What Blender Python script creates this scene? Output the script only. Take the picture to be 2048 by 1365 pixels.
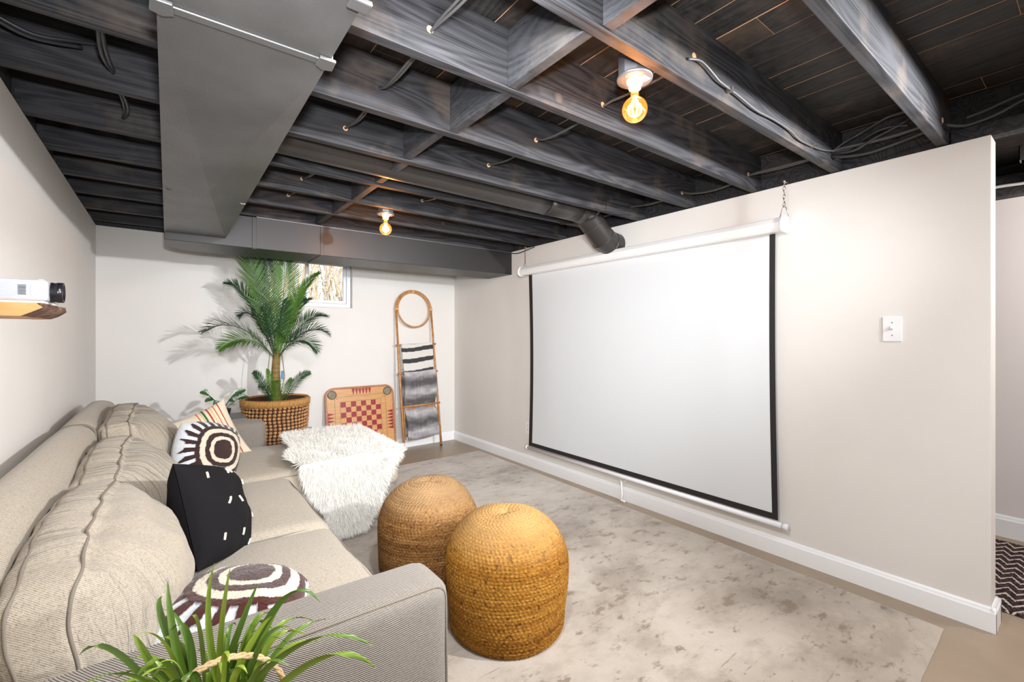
import bpy, bmesh, math, random
import numpy as np
from mathutils import Vector, Matrix, Euler, noise as mn

random.seed(7); RNG = np.random.default_rng(7)
S = bpy.context.scene
COL = S.collection
for o in list(bpy.data.objects): bpy.data.objects.remove(o)

# ------------------------------------------------------------------ camera, world, lights
YAW = math.radians(37.161)
cd = bpy.data.cameras.new('camera'); cam = bpy.data.objects.new('camera', cd); COL.objects.link(cam)
cam.location = (0, 0, 1.22); cam.rotation_euler = (math.pi/2, 0, -YAW)
cd.sensor_width = 36; cd.lens = 15.97; cd.shift_y = -9.5/2048; cd.clip_start = .02
S.camera = cam
S.view_settings.view_transform = 'Standard'; S.view_settings.look = 'None'
S.view_settings.gamma = 1; S.view_settings.use_curve_mapping = False
S.view_settings.exposure = 1.16

w = bpy.data.worlds.new('sky'); S.world = w; w.use_nodes = True
nt = w.node_tree; bg = nt.nodes['Background']
sky = nt.nodes.new('ShaderNodeTexSky'); sky.sky_type = 'HOSEK_WILKIE'
sky.sun_direction = (0.3, 0.6, 0.6); sky.turbidity = 5
nt.links.new(sky.outputs[0], bg.inputs[0]); bg.inputs[1].default_value = 1.6

def light(name, kind, loc, energy, color=(1, 1, 1), size=.1, target=None, size_y=None):
    l = bpy.data.lights.new(name, kind); l.energy = energy; l.color = color
    if kind == 'AREA':
        l.size = size
        if size_y: l.shape = 'RECTANGLE'; l.size_y = size_y
    elif kind == 'SUN': l.angle = size
    else:
        l.shadow_soft_size = size
        if kind == 'SPOT': l.spot_size = math.radians(120); l.spot_blend = .9
    o = bpy.data.objects.new(name, l); COL.objects.link(o); o.location = loc
    if target is not None:
        o.rotation_euler = (Vector(target)-Vector(loc)).to_track_quat('-Z', 'Y').to_euler()
    return o
light('sun', 'SUN', (1, -2, 9), 4.5, (1, .95, .85), .02, (1.8, 6.5, 2.5))
# photographer's flashes, unseen fills added to even out the room, hallway light beyond
def spot(name, loc, tgt, e, ang_, size, blend=.9):
    o = light(name, 'SPOT', loc, e, (.935, .968, 1), size, tgt); o.data.spot_size = math.radians(ang_); o.data.spot_blend = blend
spot('key_flash', (2.30, -.50, 1.85), (.15, 4.3, 1.0), 190, 99, .05)
spot('camera_flash', (.02, -.03, 1.40), (1.15, 2.0, 2.15), 95, 106, .04)
spot('corner_fill', (-.15, -.35, 1.50), (2.5, 4.4, 1.1), 108, 66, .06, 1.0)  # unseen fill spot added to brighten the far right corner
light('overhead_fill', 'AREA', (.58, .76, 2.0), 11, (.935, .968, 1), .13, (1.05, 1.9, .5))  # unseen fill added above the frame so light falls from overhead
light('bounce_fill', 'AREA', (1.15, -.55, 1.88), 17, (.935, .968, 1), 2.2, (1.25, .75, .3), .8)  # unseen area fill added in place of bounced flash
light('hallway_light', 'POINT', (3.45, -.6, 1.9), 26, (1, .93, .9), .12)  # unseen point light on the hallway side

# ------------------------------------------------------------------ helpers
def L(c):
    c = c/255.0
    return c/12.92 if c <= .04045 else ((c+.055)/1.055)**2.4
def rgb(r, g, b): return (L(r), L(g), L(b), 1)

class NT:
    def __init__(s, m):
        s.m = m; s.t = m.node_tree; s.b = s.t.nodes['Principled BSDF']
    def n(s, typ, **kw):
        nd = s.t.nodes.new('ShaderNode'+typ)
        for k, v in kw.items():
            if k.startswith('_'): setattr(nd, k[1:], v)
            else:
                key = int(k[1:]) if (k[0] == 'i' and k[1:].isdigit()) else k.replace('_', ' ')
                if isinstance(v, bpy.types.NodeSocket): s.t.links.new(v, nd.inputs[key])
                else: nd.inputs[key].default_value = v
        return nd
    def co(s, scale=(1, 1, 1), rot=(0, 0, 0), kind='Object', loc=(0, 0, 0)):
        tc = s.n('TexCoord'); mp = s.n('Mapping', Scale=scale, Rotation=rot, Location=loc)
        s.t.links.new(tc.outputs[kind], mp.inputs[0]); return mp.outputs[0]
    def noise(s, vec, scale=5, detail=4, rough=.55, dist=0):
        return s.n('TexNoise', Vector=vec, Scale=scale, Detail=detail, Roughness=rough, Distortion=dist).outputs[0]
    def ramp(s, fac, stops, interp='LINEAR'):
        r = s.n('ValToRGB', Fac=fac); e = r.color_ramp.elements; r.color_ramp.interpolation = interp
        e[0].position, e[0].color = stops[0]; e[1].position, e[1].color = stops[1]
        for p, c in stops[2:]:
            x = e.new(p); x.color = c
        return r.outputs[0]
    def mix(s, fac, a, b, blend='MIX'):
        m = s.t.nodes.new('ShaderNodeMix'); m.data_type = 'RGBA'; m.blend_type = blend
        for i, v in ((0, fac), (6, a), (7, b)):
            if isinstance(v, bpy.types.NodeSocket): s.t.links.new(v, m.inputs[i])
            else: m.inputs[i].default_value = v
        return m.outputs[2]
    def math(s, op, a, b=0.0, c=None):
        m = s.t.nodes.new('ShaderNodeMath'); m.operation = op
        for i, v in enumerate((a, b, c)):
            if v is None: continue
            if isinstance(v, bpy.types.NodeSocket): s.t.links.new(v, m.inputs[i])
            else: m.inputs[i].default_value = v
        return m.outputs[0]
    def sep(s, vec):
        x = s.n('SeparateXYZ'); s.t.links.new(vec, x.inputs[0]); return x.outputs
    def bump(s, h, strength=.3, dist=.01):
        b = s.n('Bump', Height=h, Strength=strength, Distance=dist)
        s.t.links.new(b.outputs[0], s.b.inputs['Normal'])
    def set(s, **kw):
        for k, v in kw.items():
            k = k.replace('_', ' ')
            if isinstance(v, bpy.types.NodeSocket): s.t.links.new(v, s.b.inputs[k])
            else: s.b.inputs[k].default_value = v

def mat(name, col=(.5, .5, .5, 1), rough=.6, metal=0, spec=.5, fn=None, **kw):
    m = bpy.data.materials.new(name); m.use_nodes = True
    q = NT(m); q.set(Base_Color=col, Roughness=rough, Metallic=metal)
    q.b.inputs['Specular IOR Level'].default_value = spec
    for k, v in kw.items(): q.b.inputs[k.replace('_', ' ')].default_value = v
    if fn: fn(q)
    m.diffuse_color = col
    return m

def link(o, parent=None):
    COL.objects.link(o)
    if parent is not None: o.parent = parent
    return o
def mk(name, vf, m, parent=None, smooth=False, loc=None, rot=None, mats=None, midx=None, cols=None, bevel=0, world=False, kind=None):
    v, f = vf
    me = bpy.data.meshes.new(name)
    v = np.asarray(v, dtype=float)
    if world and parent is not None:
        M = parent.matrix_world.inverted() if False else None
        v = v-np.array(parent.location)
    me.from_pydata(v.tolist(), [], [tuple(int(i) for i in x) for x in f])
    for mm in (mats or [m]): me.materials.append(mm)
    if midx is not None: me.polygons.foreach_set('material_index', np.asarray(midx, dtype=np.int32))
    if smooth: me.polygons.foreach_set('use_smooth', np.ones(len(me.polygons), dtype=bool))
    if cols is not None:
        a = me.color_attributes.new('tint', 'FLOAT_COLOR', 'POINT')
        c = np.ones((len(v), 4)); c[:, :3] = cols; a.data.foreach_set('color', c.ravel())
    me.update()
    o = bpy.data.objects.new(name, me); link(o, parent)
    if loc is not None: o.location = loc
    if rot is not None: o.rotation_euler = rot
    if bevel:
        b = o.modifiers.new('bevel', 'BEVEL'); b.width = bevel; b.segments = 2; b.limit_method = 'ANGLE'
    if kind: o['kind'] = kind
    return o
def thing(name, label, cat, loc=(0, 0, 0), rot=(0, 0, 0), group=None):
    o = bpy.data.objects.new(name, None); o.empty_display_size = .05; link(o)
    o.location = loc; o.rotation_euler = rot; o['label'] = label; o['category'] = cat
    if group: o['group'] = group
    return o
def tag(o, label, cat, group=None):
    o['label'] = label; o['category'] = cat
    if group: o['group'] = group
    return o
def shell(name, parent=None):
    o = bpy.data.objects.new(name, None); link(o, parent); o['kind'] = 'structure'; return o
def struct(o): o['kind'] = 'structure'; return o

def box(x0, x1, y0, y1, z0, z1):
    v = [(x, y, z) for z in (z0, z1) for y in (y0, y1) for x in (x0, x1)]
    f = [(0, 2, 3, 1), (4, 5, 7, 6), (0, 1, 5, 4), (2, 6, 7, 3), (0, 4, 6, 2), (1, 3, 7, 5)]
    return np.array(v, float), f
def cbox(c, s): return box(c[0]-s[0]/2, c[0]+s[0]/2, c[1]-s[1]/2, c[1]+s[1]/2, c[2]-s[2]/2, c[2]+s[2]/2)
def join(*vfs):
    V = []; F = []; n = 0
    for v, f in vfs:
        v = np.asarray(v, float); V.append(v); F += [tuple(i+n for i in x) for x in f]; n += len(v)
    return np.vstack(V), F
def xf(vf, M):
    v, f = vf; v = np.asarray(v, float); A = np.array(M)
    return v@A[:3, :3].T+A[:3, 3], f
def tube(pts, r, seg=8, cap=True, closed=False, twist=0):
    pts = [Vector(p) for p in pts]; n = len(pts)
    rs = r if hasattr(r, '__len__') else [r]*n
    V = []; F = []; up = None
    for i, p in enumerate(pts):
        if closed: t = (pts[(i+1) % n]-pts[i-1])
        else: t = pts[min(i+1, n-1)]-pts[max(i-1, 0)]
        if t.length < 1e-9: t = Vector((0, 0, 1))
        t.normalize()
        if up is None:
            up = Vector((0, 0, 1)) if abs(t.z) < .9 else Vector((1, 0, 0))
        a = (up-t*up.dot(t)); a.normalize(); up = a; b = t.cross(a)
        for k in range(seg):
            th = 2*math.pi*k/seg
            V.append(p+(a*math.cos(th)+b*math.sin(th))*rs[i])
    m = n if closed else n-1
    for i in range(m):
        j = (i+1) % n
        for k in range(seg):
            k2 = (k+1) % seg
            F.append((i*seg+k, i*seg+k2, j*seg+k2, j*seg+k))
    if cap and not closed:
        F.append(tuple(range(seg))[::-1]); F.append(tuple((n-1)*seg+k for k in range(seg)))
    return np.array([tuple(v) for v in V]), F
def lathe(prof, seg=32, axis=(0, 0)):
    V = []; F = []
    n = len(prof)
    for r, z in prof:
        for k in range(seg):
            t = 2*math.pi*k/seg; V.append((axis[0]+r*math.cos(t), axis[1]+r*math.sin(t), z))
    for i in range(n-1):
        for k in range(seg):
            k2 = (k+1) % seg; F.append((i*seg+k, i*seg+k2, (i+1)*seg+k2, (i+1)*seg+k))
    F.append(tuple(range(seg))[::-1]); F.append(tuple((n-1)*seg+k for k in range(seg)))
    return np.array(V, float), F
def sphere(c, r, sx=1, sy=1, sz=1, seg=12, ring=8):
    pr = [(max(r*math.sin(math.pi*i/ring), 1e-4), -r*math.cos(math.pi*i/ring)) for i in range(ring+1)]
    v, f = lathe(pr, seg); v = v*np.array([sx, sy, sz])+np.array(c); return v, f
def bez(p0, p1, p2, n):
    p0, p1, p2 = Vector(p0), Vector(p1), Vector(p2)
    return [(p0*(1-t)**2+p1*2*t*(1-t)+p2*t*t) for t in [i/(n-1) for i in range(n)]]
def grid(nu, nv, fn, flip=False):
    V = [fn(i/(nu-1), j/(nv-1)) for j in range(nv) for i in range(nu)]
    F = []
    for j in range(nv-1):
        for i in range(nu-1):
            a = j*nu+i; q = (a, a+1, a+nu+1, a+nu); F.append(q[::-1] if flip else q)
    return np.array([tuple(p) for p in V], float), F
def fbm(p, s=1.0, seed=0): return mn.fractal(Vector((p[0]*s+seed, p[1]*s, p[2]*s)), 1, 2, 3)

def soft_box(size, r, seg=22, bulge=(0, 0, 0, 0, 0, 0), wrinkle=0, wscale=5, seed=0, post=None):
    """cushion: cube grid mapped on a rounded box; bulge = (-x,+x,-y,+y,-z,+z) crown heights"""
    hx, hy, hz = size[0]/2, size[1]/2, size[2]/2
    idx = {}; V = []; F = []
    def vid(a):
        k = tuple(a)
        if k not in idx: idx[k] = len(V); V.append(k)
        return idx[k]
    n = seg
    for ax in range(3):
        o1, o2 = (ax+1) % 3, (ax+2) % 3
        for sgn in (0, n):
            for i in range(n):
                for j in range(n):
                    q = []
                    for di, dj in ((0, 0), (1, 0), (1, 1), (0, 1)):
                        a = [0, 0, 0]; a[ax] = sgn; a[o1] = i+di; a[o2] = j+dj; q.append(vid(a))
                    F.append(tuple(q) if sgn else tuple(q[::-1]))
    def g(t): # spread samples towards the edges
        t = t/n*2-1
        return math.sin(t*math.pi/2)*.45+t*.55
    out = []
    for k in V:
        p = [g(k[0])*hx, g(k[1])*hy, g(k[2])*hz]
        u = [g(k[0]), g(k[1]), g(k[2])]
        inner = [max(-(h-r), min(h-r, c)) for c, h in zip(p, (hx, hy, hz))]
        d = Vector([a-b for a, b in zip(p, inner)])
        if d.length > 1e-9:
            m = max(abs(c) for c in d); d = d.normalized()*m if d.length else d
            d = d.normalized()*min(m, r)
        q = [inner[i]+d[i] for i in range(3)]
        for ax in range(3):
            o1, o2 = (ax+1) % 3, (ax+2) % 3
            fall = (1-u[o1]**2)*(1-u[o2]**2)
            fall = fall**.8
            q[ax] += (bulge[2*ax+1] if u[ax] > 0 else -bulge[2*ax])*fall*abs(u[ax])
        if wrinkle:
            nn = fbm(q, wscale, seed)
            c = Vector(q); q = list(c+c.normalized()*nn*wrinkle)
        if post: q = post(q)
        out.append(q)
    return np.array(out, float), F

def edge_loop(size, r, ax, sgn, post=None, bulge=(0,)*6, n=26, inset=.3, inset2=None):
    inset2 = inset if inset2 is None else inset2
    """rounded-rectangle path along the edges of the face (ax,sgn) of a soft_box, for piping"""
    h = [size[0]/2, size[1]/2, size[2]/2]; o1, o2 = (ax+1) % 3, (ax+2) % 3
    a, b = h[o1]-r*inset2, h[o2]-r*inset2; pts = []
    rc = r*.8
    def seg_(x0, y0, x1, y1):
        for i in range(n): t = i/n; pts.append((x0+(x1-x0)*t, y0+(y1-y0)*t))
    cs = [(a, b), (-a, b), (-a, -b), (a, -b)]
    for q in range(4):
        x, y = cs[q]; sx, sy = (1 if x > 0 else -1), (1 if y > 0 else -1)
        cx, cy = x-sx*rc, y-sy*rc; st = [0, 90, 180, 270][q]
        for i in range(7):
            t = math.radians(st+90*i/6); pts.append((cx+rc*math.cos(t), cy+rc*math.sin(t)))
        nx, ny = cs[(q+1) % 4]; snx, sny = (1 if nx > 0 else -1), (1 if ny > 0 else -1)
        x0, y0 = pts[-1]
        if q in (0, 2): x1, y1 = nx-snx*rc, y0
        else: x1, y1 = x0, ny-sny*rc
        for i in range(1, n): t = i/n; pts.append((x0+(x1-x0)*t, y0+(y1-y0)*t))
    out = []
    for x, y in pts:
        q = [0, 0, 0]; q[ax] = sgn*(h[ax]-r*inset); q[o1] = x; q[o2] = y
        u = [q[i]/h[i] for i in range(3)]
        for k in (o1, o2):
            m1, m2 = (k+1) % 3, (k+2) % 3
            fall = max(0, (1-u[m1]**2))*max(0, (1-u[m2]**2)); fall = fall**.8
            q[k] += (bulge[2*k+1] if u[k] > 0 else -bulge[2*k])*fall*abs(u[k])
        if post: q = post(q)
        out.append(q)
    if post:
        A = np.array(out)
        for _ in range(3): A = (np.roll(A, 1, 0)+2*A+np.roll(A, -1, 0))/4
        out = [list(p) for p in A]
    return out

# ------------------------------------------------------------------ materials
def wall_fn(q):
    n = q.noise(q.co(), 3, 3); q.set(Base_Color=q.ramp(n, [(.3, q.c0), (.7, q.c1)]))
    q.bump(q.noise(q.co(), 160, 3), .05, .002)
def wallmat(name, a, b, rough=.55):
    def fn(q): q.c0, q.c1 = a, b; wall_fn(q)
    return mat(name, a, rough, spec=.3, fn=fn)
M_wall = wallmat('warm_white_wall_paint', rgb(226, 222, 217), rgb(229, 225, 220))
M_wallh = wallmat('pale_pink_white_wall_paint', rgb(230, 224, 222), rgb(233, 227, 225))
M_trim = mat('white_gloss_trim', rgb(246, 247, 248), .35)
def floor_fn(q):
    c = q.co(); n = q.noise(c, 2.5, 5, .6); n2 = q.noise(c, 40, 3)
    col = q.ramp(n, [(.3, rgb(150, 132, 112)), (.7, rgb(165, 146, 124))])
    q.set(Base_Color=col, Roughness=q.ramp(n2, [(.3, (.3,)*3+(1,)), (.7, (.42,)*3+(1,))]))
    q.bump(n2, .06, .003)
M_floor = mat('taupe_floor_paint', rgb(156, 138, 116), .35, fn=floor_fn)

def wood_fn(scale, base, hi, brown, wear=.55, bumpk=.25):
    def fn(q):
        oi = q.n('ObjectInfo')
        off = q.n('VectorMath', _operation='SCALE', i0=(7.3, 3.1, 5.7))
        q.t.links.new(oi.outputs['Random'], off.inputs['Scale'])
        tc = q.n('TexCoord'); ad = q.n('VectorMath', i0=tc.outputs['Object'], i1=off.outputs[0])
        mp = q.n('Mapping', Vector=ad.outputs[0], Scale=scale)
        v = mp.outputs[0]
        warp = q.noise(v, 1.1, 2, .5)
        wv = q.math('MULTIPLY', warp, 40.0)
        rings = q.math('SINE', q.math('MULTIPLY', wv, 3.2))
        fine = q.noise(q.n('Mapping', Vector=v, Scale=(.35, 6, 6)).outputs[0], 9, 3, .6)
        big = q.noise(ad.outputs[0], 3.2, 4, .6)
        g = q.math('MULTIPLY', q.math('ADD', q.math('MULTIPLY', rings, .5), .5), .22)
        g = q.math('ADD', g, q.math('MULTIPLY', fine, .78))
        col = q.mix(q.ramp(g, [(.25, (0, 0, 0, 1)), (.85, (1, 1, 1, 1))]), base, hi)
        col = q.mix(q.ramp(big, [(wear, (0, 0, 0, 1)), (wear+.16, (.55,)*3+(1,))]), col, brown)
        kn = q.n('TexVoronoi', Vector=ad.outputs[0], Scale=3.4).outputs['Distance']
        kn = q.math('ADD', kn, q.math('MULTIPLY', fine, .10))
        col = q.mix(q.ramp(kn, [(.06, (.5,)*3+(1,)), (.15, (0, 0, 0, 1))]), col, brown)
        col = q.mix(q.ramp(kn, [(.10, (0, 0, 0, 1)), (.13, (.5,)*3+(1,)), (.17, (0, 0, 0, 1))]), col, (.01, .01, .01, 1))
        q.set(Base_Color=col, Roughness=q.ramp(fine, [(.2, (.55,)*3+(1,)), (.8, (.72,)*3+(1,))]))
        q.bump(g, bumpk, .004)
    return fn
M_joist = mat('black_painted_joist_wood', rgb(44, 44, 48), .5, spec=.3,
              fn=wood_fn((.55, 5, 5), rgb(22, 22, 25), rgb(72, 71, 74), rgb(104, 90, 78), .56))
M_block = mat('black_painted_blocking_wood', rgb(60, 60, 64), .5, spec=.3,
              fn=wood_fn((5, .8, 5), rgb(44, 44, 47), rgb(80, 80, 84), rgb(100, 92, 84), .55))
M_plank = mat('black_painted_deck_boards', rgb(40, 38, 38), .5, spec=.4,
              fn=wood_fn((6, .6, 6), rgb(22, 21, 22), rgb(64, 60, 58), rgb(104, 84, 66), .56, .15))
M_raw = mat('bare_subfloor_wood', rgb(226, 178, 132), .7)
def duct_fn(q):
    n = q.noise(q.co((1, 1, 1)), 240, 2); b = q.noise(q.co(), 3, 3)
    q.set(Base_Color=q.ramp(b, [(.3, rgb(84, 83, 83)), (.75, rgb(108, 107, 107))]))
    q.set(Roughness=q.ramp(n, [(.3, (.36,)*3+(1,)), (.7, (.5,)*3+(1,))])); q.bump(n, .12, .001)
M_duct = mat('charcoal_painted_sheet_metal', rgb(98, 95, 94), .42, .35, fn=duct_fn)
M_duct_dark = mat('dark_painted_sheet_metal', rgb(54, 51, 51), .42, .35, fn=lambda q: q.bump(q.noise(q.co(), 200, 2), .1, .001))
M_cleat = mat('light_worn_sheet_metal', rgb(106, 105, 105), .4, .5)
M_pipe = mat('black_painted_pipe', rgb(54, 50, 48), .36, .3, fn=lambda q: q.bump(q.noise(q.co(), 9, 3), .2, .01))
M_cable = mat('grey_cable_sheath', rgb(74, 72, 71), .45)
M_cableb = mat('black_cable_sheath', rgb(44, 44, 46), .4)
M_white = mat('white_plastic', rgb(238, 238, 240), .35)
M_steel = mat('galvanised_steel', rgb(130, 130, 134), .4, .7)
M_nickel = mat('nickel_chain', rgb(170, 160, 150), .3, .9)
M_dark = mat('dark_recess', rgb(20, 20, 22), .6)
M_black = mat('black_matte_border', rgb(34, 30, 30), .8)
M_screen = mat('matte_white_screen_fabric', rgb(218, 221, 223), .7, spec=.2)
M_case = mat('white_enamel_case', rgb(240, 239, 238), .3)

def fabric_fn(c0, c1, c2, lines=750, amt=.5, wr=0):
    def fn(q):
        v = q.co()
        s = q.sep(v)
        # diagonal twill: lines running along x+y+z and x-y+z, faded into flecks
        a = q.math('ADD', q.math('ADD', q.math('MULTIPLY', s[0], .8), s[2]), q.math('MULTIPLY', s[1], .55))
        wob = q.math('MULTIPLY', q.noise(v, 9, 2), .012)
        tw = q.math('SINE', q.math('MULTIPLY', q.math('ADD', a, wob), lines*2))
        th = q.noise(q.co((1, 1, 1)), 520, 2, .7)
        th2 = q.noise(q.co((1, 1, 1)), 170, 3, .7)
        f = q.math('ADD', q.math('MULTIPLY', tw, .22*amt), q.math('ADD', q.math('MULTIPLY', th, .5), q.math('MULTIPLY', th2, .5)))
        col = q.ramp(f, [(.28, c2), (.42, c0), (.62, c1)])
        big = q.noise(v, 2.2, 3)
        col = q.mix(q.math('MULTIPLY', big, .35), col, c0)
        q.set(Base_Color=col)
        if wr:
            cr = q.noise(q.n('Mapping', Vector=v, Scale=(2.2, 30, 3.5)).outputs[0], 1.6, 3, .55, .5)
            mk_ = q.ramp(q.noise(v, 3.0, 2), [(.38, (0, 0, 0, 1)), (.6, (1, 1, 1, 1))])
            hh = q.math('ADD', q.math('MULTIPLY', f, .06), q.math('MULTIPLY', q.math('MULTIPLY', q.ramp(cr, [(.38, (0, 0, 0, 1)), (.60, (1, 1, 1, 1))]), mk_), .7))
            q.bump(hh, 1.0, .014)
        else: q.bump(f, .35, .0025)
        q.set(Sheen_Weight=.15)
    return fn
M_sofa = mat('oatmeal_tweed_upholstery', rgb(188, 176, 162), .9, spec=.15,
             fn=fabric_fn(rgb(163, 151, 134), rgb(189, 178, 162), rgb(102, 89, 75)))
M_sofaback = mat('wrinkled_oatmeal_tweed', rgb(188, 176, 162), .9, spec=.15,
             fn=fabric_fn(rgb(163, 151, 134), rgb(189, 178, 162), rgb(102, 89, 75), wr=1))
M_sofaarm = mat('greige_twill_upholstery', rgb(176, 166, 154), .9, spec=.15,
             fn=fabric_fn(rgb(132, 124, 115), rgb(166, 157, 147), rgb(54, 46, 41), 750, 1.9))
M_pipe_f = mat('upholstery_piping', rgb(134, 124, 112), .9, spec=.15, fn=lambda q: q.bump(q.noise(q.co(), 500, 2), .4, .002))  # coloured darker than the cloth to draw the fine shadow line at seams

def tint_fn(nscale=260, bk=.5, sheen=.3):
    def fn(q):
        a = q.n('Attribute', _attribute_name='tint')
        n = q.noise(q.co(), nscale, 3, .7)
        col = q.mix(q.math('MULTIPLY', q.ramp(n, [(.3, (0, 0, 0, 1)), (.6, (1, 1, 1, 1))]), .28), a.outputs[0], (.02, .015, .015, 1), 'MULTIPLY')
        q.set(Base_Color=col); q.bump(n, bk, .003); q.set(Sheen_Weight=sheen)
    return fn
M_tint = mat('tufted_pillow_fabric', rgb(200, 190, 180), .9, spec=.1, fn=tint_fn())
M_tintflat = mat('woven_coloured_cloth', rgb(200, 190, 180), .85, spec=.15, fn=tint_fn(400, .25, .1))
M_blackp = mat('black_woven_cotton', rgb(24, 22, 24), .9, spec=.15, fn=lambda q: q.bump(q.noise(q.co(), 420, 2), .4, .002))
M_cream = mat('cream_yarn', rgb(226, 214, 196), .9, spec=.1)
M_fur = mat('white_fur', rgb(232, 228, 220), .75, spec=.2, Sheen_Weight=.4)
M_furskin = mat('white_fur_backing', rgb(222, 218, 210), .9)

def jute_fn(c0, c1, c2, top):
    def fn(q):
        v = q.co(); s = q.sep(v)
        fine = q.noise(q.co((1, 1, 3)), 70, 3, .7)
        band = q.noise(q.n('Mapping', Vector=v, Scale=(.6, .6, 9)).outputs[0], 2.4, 3, .6)
        spots = q.noise(v, 46, 2, .5)
        col = q.ramp(q.math('ADD', q.math('MULTIPLY', fine, .6), q.math('MULTIPLY', band, .4)), [(.34, c2), (.5, c0), (.64, c1)])
        col = q.mix(q.ramp(spots, [(.61, (0, 0, 0, 1)), (.68, (.8,)*3+(1,))]), col, rgb(82, 46, 20))
        q.t.nodes.new('NodeReroute') if False else None
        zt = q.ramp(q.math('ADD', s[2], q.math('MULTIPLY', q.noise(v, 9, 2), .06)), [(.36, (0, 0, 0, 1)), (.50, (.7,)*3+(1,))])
        col = q.mix(zt, col, top)  # paler towards the top: highlight put into the jute colour
        q.set(Base_Color=col); q.bump(fine, .5, .004)
    return fn
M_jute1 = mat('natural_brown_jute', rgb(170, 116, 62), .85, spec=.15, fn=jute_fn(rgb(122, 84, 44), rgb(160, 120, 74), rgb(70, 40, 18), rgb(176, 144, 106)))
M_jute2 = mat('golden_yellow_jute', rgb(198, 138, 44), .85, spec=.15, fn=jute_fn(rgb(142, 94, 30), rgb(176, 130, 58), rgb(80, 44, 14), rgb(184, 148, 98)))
def seagrass_fn(q):
    n = q.noise(q.co((1, 1, 1)), 60, 4, .7)
    q.set(Base_Color=q.ramp(n, [(.3, rgb(116, 74, 40)), (.48, rgb(176, 126, 80)), (.7, rgb(214, 170, 122))])); q.bump(n, .6, .004)
M_basketin = mat('dark_basket_core', rgb(70, 42, 22), .9)
M_seagrass = mat('woven_seagrass', rgb(150, 104, 62), .8, fn=seagrass_fn)
def straw_fn(q):
    n = q.noise(q.co((22, 22, 2)), 8, 3, .7)
    q.set(Base_Color=q.ramp(n, [(.3, rgb(140, 94, 44)), (.6, rgb(204, 152, 84)), (.8, rgb(226, 184, 120))])); q.bump(n, .6, .004)
M_straw = mat('wrapped_straw', rgb(196, 146, 80), .75, fn=straw_fn)
def rat_fn(q):
    n = q.noise(q.co((1, 1, 1)), 22, 4, .6)
    q.set(Base_Color=q.ramp(n, [(.3, rgb(166, 108, 56)), (.7, rgb(206, 150, 92))])); q.bump(n, .1, .002)
M_rattan = mat('honey_rattan', rgb(190, 132, 74), .4, fn=rat_fn)
M_rattanl = mat('pale_rattan_binding', rgb(220, 174, 112), .5)
def leaf_fn(c0, c1):
    def fn(q):
        oi = q.n('ObjectInfo').outputs['Random']
        n = q.noise(q.co(), 14, 3)
        col = q.mix(q.math('ADD', q.math('MULTIPLY', n, .5), q.math('MULTIPLY', oi, .4)), c0, c1)
        q.set(Base_Color=col)
        try: q.b.inputs['Transmission Weight'].default_value = 0
        except Exception: pass
    return fn
M_palm = mat('palm_green', rgb(62, 100, 40), .5, fn=leaf_fn(rgb(36, 74, 26), rgb(104, 148, 50)))
M_palmd = mat('dark_palm_green', rgb(30, 62, 40), .35, fn=leaf_fn(rgb(18, 46, 34), rgb(52, 92, 50)))
M_leafd = mat('dark_glossy_leaf', rgb(30, 66, 28), .25, fn=leaf_fn(rgb(18, 48, 20), rgb(56, 98, 44)))
M_grass = mat('spider_plant_green', rgb(120, 150, 40), .35, fn=leaf_fn(rgb(78, 112, 28), rgb(172, 192, 72)))
M_grassd = mat('deep_spider_plant_green', rgb(70, 104, 40), .35, fn=leaf_fn(rgb(50, 86, 30), rgb(122, 150, 56)))
def trunk_fn(q):
    n = q.noise(q.co((4, 4, 30)), 3, 4, .6)
    q.set(Base_Color=q.ramp(n, [(.3, rgb(84, 70, 36)), (.6, rgb(142, 116, 62)), (.8, rgb(92, 108, 48))])); q.bump(n, .5, .005)
M_trunk = mat('palm_trunk', rgb(130, 104, 56), .7, fn=trunk_fn)
M_soil = mat('dark_moss', rgb(58, 44, 28), .95)
M_board = mat('maple_board_face', rgb(226, 172, 110), .35, fn=lambda q: q.set(Base_Color=q.ramp(q.noise(q.co((1, 12, 1)), 7, 4), [(.3, rgb(196, 142, 84)), (.7, rgb(216, 164, 106))])))
M_frame = mat('red_brown_wood_rail', rgb(176, 112, 72), .35, fn=lambda q: q.set(Base_Color=q.ramp(q.noise(q.co((3, 20, 3)), 5, 4), [(.3, rgb(150, 90, 54)), (.7, rgb(194, 130, 86))])))
M_red = mat('red_print', rgb(146, 16, 32), .4)
M_ink = mat('black_print', rgb(50, 36, 26), .4)
def net_fn(q):
    v = q.n('TexVoronoi', Vector=q.co(), Scale=190, _feature='DISTANCE_TO_EDGE').outputs['Distance']
    q.set(Base_Color=q.ramp(v, [(.08, rgb(170, 165, 140)), (.2, rgb(34, 32, 30))]))
M_net = mat('corner_pocket_netting', rgb(70, 66, 58), .8, fn=net_fn)
M_slab = mat('pine_end_grain', rgb(226, 170, 104), .5, fn=lambda q: q.set(Base_Color=q.ramp(q.noise(q.co((2, 2, 10)), 6, 4), [(.3, rgb(186, 128, 72)), (.7, rgb(206, 150, 92))])))
def bark_fn(q):
    n = q.noise(q.co((6, 40, 22)), 2.2, 5, .7)
    q.set(Base_Color=q.ramp(n, [(.3, rgb(44, 32, 28)), (.5, rgb(104, 74, 58)), (.75, rgb(168, 136, 112))])); q.bump(n, .9, .01)
M_bark = mat('rough_bark', rgb(100, 72, 56), .9, fn=bark_fn)
M_lens = mat('black_lens_barrel', rgb(26, 24, 30), .25)
M_glassl = mat('lens_glass', rgb(40, 36, 60), .05, spec=.9)
M_wood = mat('walnut_stand', rgb(128, 76, 42), .45)
M_grey = mat('grey_laminate', rgb(104, 104, 104), .5)
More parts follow.
